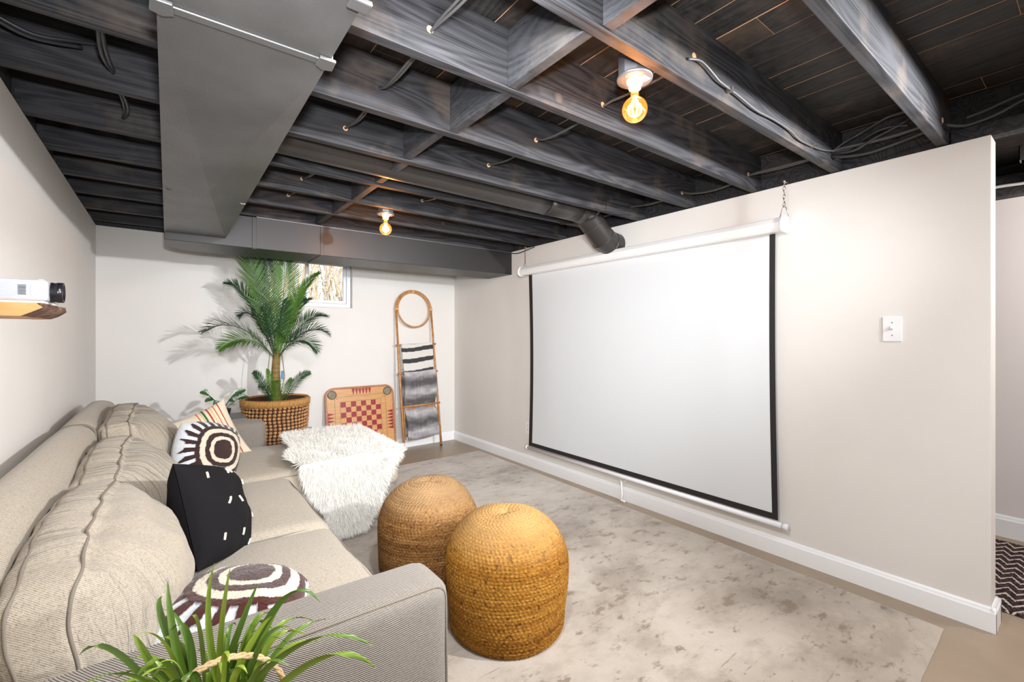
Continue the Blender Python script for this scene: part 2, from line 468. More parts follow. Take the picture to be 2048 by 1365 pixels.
M_rope = mat('twisted_jute_rope', rgb(206, 176, 132), .9, fn=lambda q: q.bump(q.noise(q.co(), 260, 3), .6, .003))

def rug_fn(q):
    v = q.co()
    n1 = q.noise(q.n('Mapping', Vector=v, Scale=(1, 1.3, 1)).outputs[0], 1.3, 5, .60, .3)
    n2 = q.noise(q.n('Mapping', Vector=v, Scale=(2.0, 3.6, 1)).outputs[0], 4.6, 6, .74, .15)
    n3 = q.noise(q.n('Mapping', Vector=v, Scale=(30, 3, 1)).outputs[0], 6, 3, .6)
    n4 = q.noise(q.n('Mapping', Vector=v, Scale=(2.4, 40, 1), Location=(3, 1, 0)).outputs[0], 1.5, 3, .7)
    col = q.ramp(n1, [(.34, rgb(138, 126, 112)), (.48, rgb(176, 164, 150)), (.66, rgb(196, 185, 172))])
    col = q.mix(q.ramp(n3, [(.35, (0, 0, 0, 1)), (.75, (.35,)*3+(1,))]), col, rgb(168, 152, 136))
    blot = q.ramp(q.math('ADD', q.math('MULTIPLY', n2, .78), q.math('MULTIPLY', n1, -.30)), [(.285, (0, 0, 0, 1)), (.345, (.8,)*3+(1,))])
    mid = q.ramp(q.noise(q.n('Mapping', Vector=v, Scale=(1.2, 2.0, 1)).outputs[0], 3.1, 5, .7), [(.48, (0, 0, 0, 1)), (.64, (.5,)*3+(1,))])
    col = q.mix(mid, col, rgb(142, 129, 113))
    col = q.mix(blot, col, rgb(122, 103, 84))
    col = q.mix(q.ramp(n4, [(.66, (0, 0, 0, 1)), (.70, (.6,)*3+(1,))]), col, rgb(128, 108, 92))
    q.set(Base_Color=col); q.bump(q.noise(v, 210, 3, .7), .5, .004); q.set(Sheen_Weight=.3)
M_rug = mat('distressed_beige_rug', rgb(196, 180, 164), .85, spec=.15, fn=rug_fn)
def hrug_fn(q):
    v = q.co(); s = q.sep(v)
    zig = q.math('ABSOLUTE', q.math('SUBTRACT', q.math('FRACT', q.math('MULTIPLY', s[1], 15.0)), .5))
    t = q.math('FRACT', q.math('ADD', q.math('MULTIPLY', s[0], 13.0), q.math('MULTIPLY', zig, 1.6)))
    n = q.noise(v, 70, 3, .8)
    m = q.math('GREATER_THAN', q.math('ADD', t, q.math('MULTIPLY', n, .9)), 1.22)
    col = q.ramp(n, [(.35, rgb(30, 26, 28)), (.52, rgb(56, 48, 48)), (.66, rgb(116, 84, 80))])
    col = q.mix(m, col, rgb(206, 192, 180))
    q.set(Base_Color=col); q.bump(n, .5, .004)
M_hrug = mat('black_cream_kilim', rgb(60, 52, 50), .9, spec=.1, fn=hrug_fn)

# ================================================================== SETTING
XL, XR, YB0, YB1, H = -.43, 2.712, 4.60, 4.71, 2.055
YE, XH, YR = .300, 4.06, -2.0
JB, DK = 2.058, 2.262
struct(mk('floor', box(-.55, 4.2, YR-.1, 5.0, -.1, 0), M_floor))
struct(mk('wall_left', box(XL-.12, XL, YR-.1, 4.75, 0, H), M_wall))
struct(mk('wall_right', box(XR, XR+.12, YE, 4.75, 0, H), M_wall, bevel=.003))
struct(mk('wall_rear', box(XL-.12, XH+.12, YR-.12, YR, 0, 2.3), M_wall))
struct(mk('wall_hallway', box(XH, XH+.12, YR-.1, 5.0, 0, H), M_wallh))
# notch in the partition where the pipe passes is covered by a dark recess box behind the elbow
# back wall with a window opening, slightly out of square
ang = math.atan2(YB1-YB0, XR-XL); ca, sa = math.cos(ang), math.sin(ang)
WL = (XR-XL)/ca
def wb(u, d, z): return (XL+u*ca-d*sa, YB0+u*sa+d*ca, z)     # u along the wall, d behind its face
def wbox(u0, u1, d0, d1, z0, z1):
    v = [wb(u, d, z) for z in (z0, z1) for d in (d0, d1) for u in (u0, u1)]
    return np.array(v, float), box(0, 1, 0, 1, 0, 1)[1]
WU0, WU1, WZ0, WZ1 = 1.10, 1.93, 1.505, 2.0
struct(mk('wall_back', join(wbox(-.12, WU0, 0, .16, 0, H), wbox(WU1, WL+.1, 0, .16, 0, H),
       wbox(WU0, WU1, 0, .16, 0, WZ0), wbox(WU0, WU1, 0, .16, WZ1, H)), M_wall))
# baseboards
def bb_prof(t=.016, h=.10): return [(0, 0), (t, 0), (t, h*.80), (t*.7, h*.86), (t*.55, h*.93), (t*.25, h), (0, h)]
def extrude(prof, a, b, nrm):
    a, b = Vector(a), Vector(b); nrm = Vector(nrm); V = []; n = len(prof)
    for p in (a, b):
        for t, z in prof: V.append(tuple(p+nrm*t+Vector((0, 0, z))))
    F = [(i, (i+1) % n, n+(i+1) % n, n+i) for i in range(n)]+[tuple(range(n))[::-1], tuple(range(n, 2*n))]
    return np.array(V), F
struct(mk('baseboard_right', join(extrude(bb_prof(), (XR, YE-.016, 0), (XR, 4.70, 0), (-1, 0, 0)),
      extrude(bb_prof(), (XR-.014, YE, 0), (XR+.134, YE, 0), (0, -1, 0)), extrude(bb_prof(), (XR+.12, 2.5, 0), (XR+.12, YE-.016, 0), (1, 0, 0))), M_trim))
a_, b_ = wb(0, 0, 0), wb(WL-.0, 0, 0)
struct(mk('baseboard_back', extrude(bb_prof(), a_, b_, (sa, -ca, 0)), M_trim))
struct(mk('baseboard_hallway', extrude(bb_prof(h=.13), (XH, YR, 0), (XH, 4.9, 0), (-1, 0, 0)), M_trim))
struct(mk('baseboard_left', extrude(bb_prof(), (XL, YR, 0), (XL, 4.6, 0), (1, 0, 0)), M_trim))

# window
win = shell('window_1')
def fr(u0, u1, z0, z1, t, d0, d1):
    return join(wbox(u0, u0+t, d0, d1, z0, z1), wbox(u1-t, u1, d0, d1, z0, z1), wbox(u0+t, u1-t, d0, d1, z0, z0+t), wbox(u0+t, u1-t, d0, d1, z1-t, z1))
M_vinyl = mat('white_vinyl', rgb(240, 242, 246), .3)
mk('window_frame', fr(WU0+.004, WU1-.004, WZ0+.004, WZ1-.004, .038, .045, .12), M_vinyl, win, bevel=.003)
um = (WU0+WU1)/2
s1 = mk('sash', fr(WU0+.045, um+.02, WZ0+.045, WZ1-.045, .028, .085, .11), M_vinyl, win, bevel=.002)
s2 = mk('sash', fr(um-.02, WU1-.045, WZ0+.045, WZ1-.045, .028, .055, .08), M_vinyl, win, bevel=.002)
def glass_fn(q):
    t = q.t; out = [n for n in t.nodes if n.type == 'OUTPUT_MATERIAL'][0]
    tr = t.nodes.new('ShaderNodeBsdfTransparent'); gl = t.nodes.new('ShaderNodeBsdfGlossy'); gl.inputs['Roughness'].default_value = .02
    mx = t.nodes.new('ShaderNodeMixShader'); mx.inputs[0].default_value = .05
    t.links.new(tr.outputs[0], mx.inputs[1]); t.links.new(gl.outputs[0], mx.inputs[2]); t.links.new(mx.outputs[0], out.inputs[0])
M_glass = mat('window_glass', rgb(230, 240, 240), .05, fn=glass_fn)
mk('pane', wbox(WU0+.07, um-.005, .094, .098, WZ0+.07, WZ1-.07), M_glass, s1)
mk('pane', wbox(um+.005, WU1-.07, .064, .068, WZ0+.07, WZ1-.07), M_glass, s2)

# ceiling: raw subfloor, painted deck boards, joists, blocking
ceil = struct(mk('ceiling', box(XL-.12, XH+.12, YR-.12, 5.0, DK, 2.32), M_raw))
# outer enclosure added above walls to keep sky light from leaking in
struct(mk('sky_seal_1', join(box(XL-.12, XL-.03, YR-.12, 4.8, H, 2.292), wbox(-.12, WL+.1, .03, .16, H, 2.292), box(XH+.02, XH+.12, YR-.12, 5.0, H, 2.292), box(XR, XH+.12, 4.9, 5.0, 0, 2.292)), M_block))
xs = 1.80-.134*17
k = 0; x = xs-.134
while x < XH+.1:
    g = random.choice([.001, .004, .0055, .007])
    y0 = YR-.05; cuts = [y0, random.uniform(-.5, 1.2), random.uniform(2.2, 3.8), 4.85]
    if k % 2: cuts = [y0, random.uniform(.9, 3.0), 4.85]
    for i in range(len(cuts)-1):
        dz = random.uniform(-.0020, -.0007)
        mk('plank', box(x+g/2, x+.134-g/2, cuts[i]+.001, cuts[i+1]-.001, DK+dz, DK+.006), M_plank, ceil)
    x += .134; k += 1
YJ = [-1.96+.405*i for i in range(6)]+[.4685, .873, 1.270, 1.683, 2.081, 2.484, 2.886, 3.270, 3.65, 4.05, 4.45]
YJ[5] = .066
def beam(x0, x1, y0, y1, z0, z1, wob=.002, n=14):
    V = []; F = []
    for i in range(n):
        t = i/(n-1); x = x0+(x1-x0)*t; a = math.sin(t*7+y0*5)*wob; b = math.sin(t*5+y0*9)*wob
        V += [(x, y0+a, z0+b), (x, y1+a, z0+b), (x, y1+a, z1), (x, y0+a, z1)]
    for i in range(n-1):
        for q in range(4): F.append((4*i+q, 4*i+(q+1) % 4, 4*i+4+(q+1) % 4, 4*i+4+q))
    F.append((3, 2, 1, 0)); m = 4*(n-1); F.append((m, m+1, m+2, m+3))
    return np.array(V), [f[::-1] for f in F]
for y in YJ:
    mk('joist', beam(XL-.03, 2.755, y-.039, y, JB, DK), M_joist, ceil, bevel=.0025)
    mk('joist', beam(2.84, XH+.06, y-.039+.02, y+.02, JB, DK), M_joist, ceil, bevel=.0025)
mk('rim_board', box(2.755, 2.80, -1.9, 4.70, 2.056, DK), M_joist, ceil, bevel=.003)
mk('rim_board', box(2.735, 2.755, -1.9, YJ[6]-.042, 2.056, 2.12), M_joist, ceil, bevel=.003)
for i in range(6, len(YJ)):
    y0, y1 = YJ[i-1], YJ[i]-.039
    if i == 6: x = .995
    else: x = [.978, .952, .963, .934, .945, .945, .938, .92, .93, .93][i-7]
    h0 = JB+.004 if i != 10 else JB+.012
    mk('blocking', box(x-.039, x, y0+.001, y1-.001, h0, DK-.012), M_block, ceil, bevel=.003)
for i, xe in ((8, .02), (9, .02), (10, .02), (11, .02), (12, .0), (13, .0)):   # nailers sistered to the lower half of the joists at the left
    y = YJ[i]-.039
    mk('nailer_strip', beam(XL-.02, xe+.01, y-.012, y-.0005, JB-.004, JB+.085, .001), M_joist, ceil, bevel=.002)
# wood ledger hanging over the hallway wall
mk('ledger_board', box(XH-.09, XH-.002, -1.8, 3, 2.056, 2.18), M_joist, ceil, bevel=.003)
mk('foam_bead', tube([(XH-.098, .05, 2.112), (XH-.099, .18, 2.120), (XH-.097, .28, 2.112), (XH-.098, .40, 2.105)], [.010, .012, .009, .003], 8), mat('orange_foam', rgb(196, 140, 52), .8), ceil, True)
mk('joist_hanger', join(box(3.20, 3.26, .26, .263, 2.05, 2.12), box(3.20, 3.203, .22, .263, 2.05, 2.12)), M_cleat, ceil)

# outside: earth bank and winter thicket beyond the window
def outside():
    M_earth = mat('leaf_litter', rgb(150, 132, 104), .95, fn=lambda q: q.set(Base_Color=q.ramp(q.noise(q.co(), 12, 5, .7), [(.3, rgb(104, 88, 66)), (.7, rgb(190, 172, 140))])))
    struct(mk('ground', box(-6, 9, 4.95, 16, 1.30, 1.40), M_earth))
    rows = []
    V = []; F = []
    R = np.random.default_rng(3)
    for i in range(420):
        x = R.uniform(-1.2, 4.6); y = R.uniform(6.2, 8.4); h = R.uniform(.8, 2.6); lean = R.uniform(-.5, .5)
        p = [(x, y, 1.38), (x+lean*.4, y, 1.38+h*.5), (x+lean, y+R.uniform(-.3, .3), 1.38+h)]
        rows.append(tube(bez(*p, 6), [.009, .008, .007, .005, .004, .003], 4, cap=False))
    M_tw = mat('pale_twigs', rgb(190, 172, 146), .8)
    tk = mk('thicket', join(*rows), M_tw); tag(tk, 'pale bare twigs of a sunlit thicket seen through the basement window', 'shrub'); tk['kind'] = 'stuff'
    n = 36000
    c = np.stack([R.uniform(-1.4, 4.8, n), R.uniform(6.0, 8.6, n), R.uniform(1.4, 4.0, n)], 1)
    a = R.normal(size=(n, 3)); a /= np.linalg.norm(a, axis=1)[:, None]; b = np.cross(a, R.normal(size=(n, 3))); b /= np.linalg.norm(b, axis=1)[:, None]
    s = R.uniform(.006, .018, n)[:, None]
    V = np.stack([c-a*s, c+b*s*.5, c+a*s, c-b*s*.5], 1).reshape(-1, 3)
    F = [(4*i, 4*i+1, 4*i+2, 4*i+3) for i in range(n)]
    M_l1 = mat('dry_leaves', rgb(196, 168, 118), .7, fn=lambda q: q.set(Base_Color=q.ramp(q.noise(q.co(), 6, 2), [(.35, rgb(150, 134, 112)), (.5, rgb(236, 228, 210)), (.65, rgb(196, 196, 166))])))
    mk('leaves', (V, F), M_l1, tk, kind='stuff')
outside()

# ================================================================== DUCTS
def hvac():
    t = thing('air_duct', 'big charcoal sheet metal duct running under the joists and turning along the back wall', 'duct', (0.145, 2.0, 1.875))
    z0, z1 = 1.875, 2.052; xa, xb = -.018, .308
    def cross_break(y0, y1, d):
        cx, cy = (xa+xb)/2, (y0+y1)/2
        V = [(xa, y0, z0), (xb, y0, z0), (xb, y1, z0), (xa, y1, z0), (cx, cy, z0-d), (xa, y0, z1), (xb, y0, z1), (xb, y1, z1), (xa, y1, z1)]
        F = [(1, 0, 4), (2, 1, 4), (3, 2, 4), (0, 3, 4), (0, 1, 6, 5), (1, 2, 7, 6), (2, 3, 8, 7), (3, 0, 5, 8), (5, 6, 7, 8)]
        return np.array(V, float), F
    mk('duct_section', cross_break(-.2, 1.138, .006), M_duct, t, world=True, bevel=.002)
    mk('duct_section', cross_break(1.142, 3.58, .024), M_duct, t, world=True, bevel=.002)
    cl = mk('drive_cleat', join(box(xa-.002, xb+.002, 1.120, 1.144, z0-.005, z0+.0), box(xb, xb+.006, 1.118, 1.146, z0-.006, z1)), M_cleat, t, world=True, bevel=.002)
    for x in (xa+.004, xb-.004):
        s = 1 if x > .1 else -1
        V = [(x-s*.022, 1.108, z0-.009), (x+s*.014, 1.108, z0-.009), (x+s*.016, 1.15, z0-.009), (x-s*.006, 1.158, z0-.009), (x-s*.024, 1.146, z0-.009)]
        V = V+[(a, b, c+.008) for a, b, c in V]
        F = [(0, 1, 2, 3, 4), (9, 8, 7, 6, 5)]+[(i, 5+i, 5+(i+1) % 5, (i+1) % 5) for i in range(5)]
        mk('cleat_tab', (np.array(V, float), F), M_cleat, t, world=True, bevel=.002)
    mk('cleat_tab', box(xb-.03, xb+.012, .872, .905, z0-.011, z0), M_cleat, t, world=True, bevel=.003)
    for x, y in ((.0, 2.53), (.292, 2.565)):
        mk('hanger_hook', tube([(x-.012, y, z0+.0), (x-.006, y, z0-.008), (x+.012, y+.004, z0-.006)], .0025, 6), M_cleat, t, world=True)
    # branch along the back wall with a radius heel elbow
    ya, yb, zb, zt = 3.58, 3.985, 1.828, 2.045
    R = .24; pts = [(.477, ya), (.308+.1, ya), (xa, ya)]
    for i in range(13):
        th = math.pi-(math.pi/2)*i/12; pts.append((xa+R+R*math.cos(th), yb-R+R*math.sin(th)))
    pts.append((.477, yb))
    n = len(pts)
    V = [(x, y, zb) for x, y in pts]+[(x, y, zt) for x, y in pts]
    F = [tuple(range(n)), tuple(range(2*n-1, n-1, -1))]+[(i, n+i, n+(i+1) % n, (i+1) % n) for i in range(n)]
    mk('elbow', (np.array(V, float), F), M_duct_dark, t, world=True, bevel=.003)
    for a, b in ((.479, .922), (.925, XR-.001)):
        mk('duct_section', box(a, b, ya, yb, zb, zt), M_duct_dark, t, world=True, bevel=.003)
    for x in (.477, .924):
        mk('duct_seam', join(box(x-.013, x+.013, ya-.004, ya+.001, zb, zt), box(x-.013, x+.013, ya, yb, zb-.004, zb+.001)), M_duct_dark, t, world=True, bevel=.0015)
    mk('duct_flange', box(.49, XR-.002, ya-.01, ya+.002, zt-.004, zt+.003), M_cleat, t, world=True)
hvac()
def rpipe():
    t = thing('round_pipe', 'black round sheet metal pipe between joists bending into the screen wall', 'pipe', (1.2, 2.28, 2.12))
    yc = 2.27; r = .088
    a = [(.18+(2.0-.18)*i/12, yc, 2.142-.002*i) for i in range(13)]
    mk('pipe_run', tube(a, r, 28), M_pipe, t, True, world=True)
    mk('pipe_run', tube([(1.99, yc, 2.118), (2.15, yc, 2.116), (2.34, yc, 2.112)], r*.985, 28), M_pipe, t, True, world=True)
    for x, z in ((.36, 2.141), (2.0, 2.118), (.39, 2.141)):
        mk('pipe_seam', tube([(x-.004, yc, z), (x+.004, yc, z)], r+.003, 28), M_pipe, t, True, world=True)
    P = [(2.30, yc, 2.112), (2.375, yc, 2.095), (2.455, yc, 2.035), (2.565, yc, 1.945), (2.64, yc, 1.915), (2.72, yc, 1.91)]
    fv, ff = tube(P, r, 28, cap=False)
    for i in range(len(P)-1):
        mk('elbow_gore', (fv[28*i:28*i+56], [(k, (k+1) % 28, 28+(k+1) % 28, 28+k) for k in range(28)]), M_pipe, t, True, world=True)
    for i in range(1, len(P)-1):
        d = (Vector(P[i+1])-Vector(P[i-1])).normalized()*.003; p = Vector(P[i])
        mk('gore_seam', tube([p-d, p+d], r+.003, 28), M_pipe, t, True, world=True)
    mk('hanger_strap', join(tube([(2.335, 2.075, 2.09), (2.34, 2.15, 2.035), (2.33, 2.30, 2.02), (2.31, 2.46, 2.055)], .007, 6), tube([(2.334, 2.04, 2.07), (2.334, 2.04, 2.14)], .003, 6), tube([(2.30, 2.04, 2.12), (2.37, 2.04, 2.14)], .003, 6)), M_pipe, t, world=True)
rpipe()

# ================================================================== CABLES
def cable_run(label, x, z, i0, i1, r=.005, sag=.03, dx=.01, pair=False, ms=M_cable, group=None):
    t = thing('electrical_cable', label, 'cable', (x, YJ[i0], z), group=group)
    for off in ((0, .012) if pair else (0,)):
        pts = []
        for i in range(i0, i1):
            ya, yb = YJ[i]-.039, YJ[i+1]-.039
            for q in range(8):
                u = q/8; s = math.sin(math.pi*u); up = .108*min(1, 1.7*s) if (i == 10 and .2 < x < 2.2) else 0; sg = 0 if up else sag
                pts.append((x+off*s+dx*math.sin(i*3.1)*s+math.sin(u*6+i)*.003, ya+(yb-ya)*u, z+(0 if up else math.cos(i*2+off*60)*.006)+up-sg*s*(.6+.4*math.sin(i*1.7))))
        pts.append((x, YJ[i1]-.039, z))
        mk('cable', tube(pts, r, 7), ms, t, True, world=True)
    for i in range(i0, i1+1):
        mk('hole_rim', tube([(x, YJ[i]-.0405, z), (x, YJ[i]-.0385, z)], .011, 10), M_raw, t, world=True)
    return t
cable_run('pair of grey cables threaded through the joists just right of the big duct', .625, 2.138, 7, 13, .0045, .028, .01, True)
cable_run('single grey cable threaded through the joists between the two bulbs', 1.388, 2.148, 7, 12, .0045, .03, .03)
cable_run('grey cables threaded through the joist ends above the projection screen', 2.60, 2.13, 6, 11, .006, .03, -.03, True)
cable_run('dark cables drooping between joists left of the big duct', -.147, 2.11, 9, 11, .006, .05, -.03, True, M_cableb)
def cab(label, lines, m=M_cableb, r=.006, name='electrical_cable'):
    t = thing(name, label, 'cable', lines[0][0])
    for ln in lines:
        P = [Vector(p) for p in ln]; pts = []
        for i in range(len(P)-1):
            p0, p1, p2, p3 = P[max(i-1, 0)], P[i], P[i+1], P[min(i+2, len(P)-1)]
            for q in range(6):
                u = q/6
                pts.append(.5*((2*p1)+(p2-p0)*u+(2*p0-5*p1+4*p2-p3)*u*u+(3*p1-p0-3*p2+p3)*u**3))
        pts.append(P[-1]); mk('cable', tube(pts, r, 8), m, t, True, world=True)
    return t
c = cab('grey cable stapled in waves along the joist right of the near bulb',
    [[(1.349, .83, 2.122), (1.40, .822, 2.132), (1.446, .822, 2.128), (1.50, .822, 2.113), (1.536, .822, 2.105), (1.659, .822, 2.098), (1.80, .822, 2.086), (1.95, .822, 2.094), (2.10, .822, 2.092), (2.211, .822, 2.078), (2.437, .822, 2.096), (2.595, .815, 2.125)]], M_cable, .0045)
for x, z in ((1.60, 2.10), (2.34, 2.088)):
    mk('staple', box(x-.004, x+.004, .812, .834, z-.009, z+.009), M_nickel, c, world=True)
cab('tangle of thick black cables in the nearest joist bay above the partition', [
    [(2.60, .835, 2.125), (2.60, .775, 2.155), (2.61, .715, 2.181), (2.60, .640, 2.205), (2.60, .586, 2.216), (2.6, .47, 2.215)],
    [(2.605, .835, 2.12), (2.60, .74, 2.105), (2.60, .66, 2.135), (2.60, .577, 2.16), (2.61, .50, 2.20)],
    [(2.61, .835, 2.128), (2.62, .76, 2.128), (2.60, .66, 2.161), (2.60, .60, 2.165), (2.6, .54, 2.15)],
    [(2.60, .832, 2.105), (2.60, .775, 2.087), (2.60, .69, 2.075), (2.60, .604, 2.082), (2.60, .50, 2.098), (2.60, .43, 2.118)]], M_cableb, .0065)
cab('black cables sagging beyond the last joist toward the hallway', [
    [(2.60, .42, 2.108), (2.62, .37, 2.092), (2.62, .319, 2.094), (2.60, .26, 2.10), (2.60, .20, 2.125), (2.60, .07, 2.16)],
    [(2.61, .36, 2.118), (2.61, .30, 2.128), (2.60, .22, 2.145), (2.60, .07, 2.17)]], M_cableb, .0065)
cab('thin dark wire looping at the far end of the screen wall top', [[(2.70, 3.56, 2.035), (2.69, 3.45, 2.02), (2.69, 3.33, 2.03), (2.70, 3.22, 2.045)]], M_cableb, .004)
cab('pale flat cable lying along the top of the hallway wall', [[(XH-.12, .55, 2.09), (XH-.12, .42, 2.11), (XH-.12, .3, 2.105), (XH-.12, .1, 2.10)]], M_white, .009)
cab('black wires at the upper left joist bay by the left wall', [[(-.42, 1.95, 2.16), (-.33, 1.98, 2.14), (-.25, 2.0, 2.16), (-.18, 2.03, 2.19)], [(-.42, 1.9, 2.13), (-.33, 1.95, 2.115), (-.22, 2.0, 2.15)]], M_cableb, .006)

# ================================================================== BULB FIXTURES
M_bulbglass = None
def bulbglass():
    m = bpy.data.materials.new('amber_bulb_glass'); m.use_nodes = True; t = m.node_tree; t.nodes.clear()
    out = t.nodes.new('ShaderNodeOutputMaterial'); tr = t.nodes.new('ShaderNodeBsdfTransparent'); tr.inputs[0].default_value = (1, .62, .28, 1)
    gl = t.nodes.new('ShaderNodeBsdfGlossy'); gl.inputs['Roughness'].default_value = .03; gl.inputs['Color'].default_value = (1, .85, .6, 1)
    em = t.nodes.new('ShaderNodeEmission'); em.inputs[0].default_value = (1, .30, .045, 1); em.inputs[1].default_value = .45
    lw = t.nodes.new('ShaderNodeLayerWeight'); lw.inputs[0].default_value = .45
    mx = t.nodes.new('ShaderNodeMixShader'); ad = t.nodes.new('ShaderNodeAddShader')
    t.links.new(lw.outputs['Facing'], mx.inputs[0]); t.links.new(tr.outputs[0], mx.inputs[1]); t.links.new(gl.outputs[0], mx.inputs[2])
    t.links.new(mx.outputs[0], ad.inputs[0]); t.links.new(em.outputs[0], ad.inputs[1]); t.links.new(ad.outputs[0], out.inputs[0])
    return m
M_bulbglass = bulbglass()
def emis(name, c, s):
    m = bpy.data.materials.new(name); m.use_nodes = True; q = NT(m); q.set(Base_Color=c, Emission_Color=c, Emission_Strength=s); return m
M_fil = emis('glowing_filament', (1, .62, .22, 1), 40)
M_ceram = mat('white_ceramic_socket', rgb(236, 226, 210), .3)
M_stick = mat('printed_sticker', rgb(226, 220, 206), .6)
def fixture(x, y, zb, label, power):
    t = thing('ceiling_bulb_fixture', label, 'ceiling light', (x, y, zb), group='bare bulb fixtures')
    mk('junction_box', lathe([(.001, .085), (.050, .085), (.052, .08), (.052, .004), (.001, .004)], 8), M_steel, t, bevel=.002)
    mk('mounting_plate', lathe([(.001, .004), (.056, .004), (.057, .001), (.056, -.004), (.03, -.006), (.001, -.006)], 36), M_steel, t, True)
    mk('sticker', cbox((0.012, -.030, -.0075), (.032, .022, .0012)), M_stick, t)
    for sx in (-.04, .04): mk('screw', sphere((sx, .004, -.006), .004, 1, 1, .6, 8, 5), M_nickel, t, True)
    [mk('knockout', cbox((a_, -.0435, .045), (.014, .004, .014)), M_dark, t) for a_ in (-.03, .03)]
    mk('socket', lathe([(.001, -.004), (.027, -.004), (.026, -.014), (.020, -.020), (.019, -.034), (.001, -.034)], 28), M_ceram, t, True)
    pr = []
    for i in range(25):
        th = math.pi*i/24; pr.append((max(.040*math.sin(th), .0008), -.100-.040*math.cos(th)))
    pr = [p for p in pr if not (p[1] > -.100 and p[0] < .0135)]
    pr = pr+[(.0132, -.056), (.013, -.034)]
    pr = [p for p in sorted(set(pr), key=lambda p: p[1])]
    b = mk('bulb', lathe(pr, 32), M_bulbglass, t, True)
    fl = []
    for k in range(4):
        a = k*math.pi/2; fl.append(tube([(.004*math.cos(a), .004*math.sin(a), -.060), (.013*math.cos(a), .013*math.sin(a), -.092), (.005*math.cos(a), .005*math.sin(a), -.122)], .0022, 6))
    mk('filament', join(*fl), M_fil, b)
    light('bulb_light', 'POINT', (x, y, zb-.1), power, (1, .62, .34), .03)
    return t
fixture(1.205, .932, 2.054, 'bare amber globe bulb on a steel box, the nearer and larger of two', 2.6)
fixture(1.165, 2.94, 2.040, 'bare amber globe bulb on a steel box, the farther one near the black duct', 3)

# ================================================================== PROJECTION SCREEN
def catenary(p0, p1, n, sag):
    p0, p1 = Vector(p0), Vector(p1); return [p0.lerp(p1, i/(n-1))+Vector((0, 0, -sag*4*(i/(n-1))*(1-i/(n-1)))) for i in range(n)]
def link_ring(c, ax, L_=.014, r=.0017, w_=.006):
    pts = []
    for i in range(14):
        t = 2*math.pi*i/14
        a, b = w_*math.cos(t), L_*math.sin(t)
        pts.append((c[0]+(a if ax == 0 else 0), c[1]+(a if ax == 1 else 0), c[2]+b))
    return tube(pts, r, 5, closed=True)
def screen():
    x0 = 2.668
    t = thing('projector_screen', 'pull-down white projection screen with black border hanging by chains on the partition wall', 'screen', (x0, 2.18, .20))
    y0, y1 = 1.118, 3.262; zt, zb = 1.80, .208
    def off(z, s):  # side curl of the cloth
        u = (zt-z)/(zt-zb)
        return .020*math.sin(math.pi*min(1, u*1.0))*(1 if s > 0 else .6)
    def f(u, v, a0, a1, dx=0):
        z = zt+(zb-zt)*v; yl, yr = y0-.040*0+off(z, 1)*.6-.014*v, y1-off(z, -1)*.6
        y = yl+(yr-yl)*(a0+(a1-a0)*u); c = abs(y-(y0+y1)/2)/1.06
        return (x0+.012*max(0, c-.75)*4*math.sin(math.pi*v)-dx, y, z)
    def sheet(a0, a1, v0, v1, dx, nu, nv): return grid(nu, nv, lambda u, v: f(u, v0+(v1-v0)*v, a0, a1, dx))
    mk('screen_fabric', sheet(0, 1, 0, 1, 0, 40, 30), M_screen, t, True, world=True)
    mk('screen_backing', sheet(0, 1, 0, 1, -.0012, 40, 30), M_black, t, True, world=True)
    bw = .032
    mk('border', join(sheet(0, .014, 0, 1, .0006, 4, 40), sheet(1-.022, 1, 0, 1, .0006, 4, 40), sheet(0, 1, 1-.021, 1, .0007, 40, 3)), M_black, t, True, world=True)
    # hexagonal housing
    pr = [(.0, .045), (-.030, .040), (-.046, .012), (-.046, -.018), (-.030, -.036), (.0, -.038), (.030, -.036), (.036, .0), (.030, .040)]
    ya, yb = 1.075, 3.335; zc = 1.822; xc = 2.655
    def hous(a, b, k=1):
        V = [(xc+x*k, a, zc+z*k) for x, z in pr]+[(xc+x*k, b, zc+z*k) for x, z in pr]; n = len(pr)
        return np.array(V), [tuple(range(n)), tuple(range(2*n-1, n-1, -1))]+[(i, n+i, n+(i+1) % n, (i+1) % n) for i in range(n)]
    mk('screen_case', hous(ya, yb), M_case, t, world=True, bevel=.006)
    for a, b in ((ya-.020, ya), (yb, yb+.020)): mk('end_cap', hous(a, b, 1.14), M_white, t, world=True, bevel=.006)
    for yy, zt2 in ((1.068, 2.052), (3.30, 2.045)):
        n = int((zt2-1.905)/.0215)
        for i in range(n): 
            c = (xc-.005*0, yy, zt2-.012-i*.0215); mk('chain_link', link_ring(c, i % 2), M_nickel, t, True, world=True)
        zl = zt2-.012-(n-1)*.0215-.010
        mk('hook', tube([(xc-.0, yy-.022, zc+.042), (xc, yy-.010, zl-.01), (xc, yy, zl+.008), (xc, yy+.010, zl-.01), (xc, yy+.022, zc+.042)], .0018, 6), M_nickel, t, True, world=True)
        mk('screw_eye', join(sphere((xc, yy, zt2+.006), .008), tube([(xc, yy, zt2), (xc+.06, yy, zt2+.012)], .004, 6)), M_nickel, t, True, world=True)
    mk('bottom_bar', tube([(x0, 1.068, .186), (x0, 3.29, .186)], .015, 16), M_white, t, True, world=True)
    for y in (1.068, 3.29): mk('bar_cap', tube([(x0, y-.014, .186), (x0, y+.014, .186)], .018, 16), M_white, t, True, world=True)
    h = mk('pull_cord', tube([(x0-.004, 2.21, .174), (x0-.006, 2.185, .14), (x0-.006, 2.16, .145), (x0-.004, 2.135, .174)], .0022, 6), M_white, t, True, world=True)
    mk('pull_handle', join(tube([(x0-.006, 2.18, .155), (x0-.008, 2.172, .05), (x0-.012, 2.175, .012)], .006, 8), tube([(x0-.014, 2.20, .018), (x0-.012, 2.14, .012)], .0055, 8)), M_white, t, True, world=True)
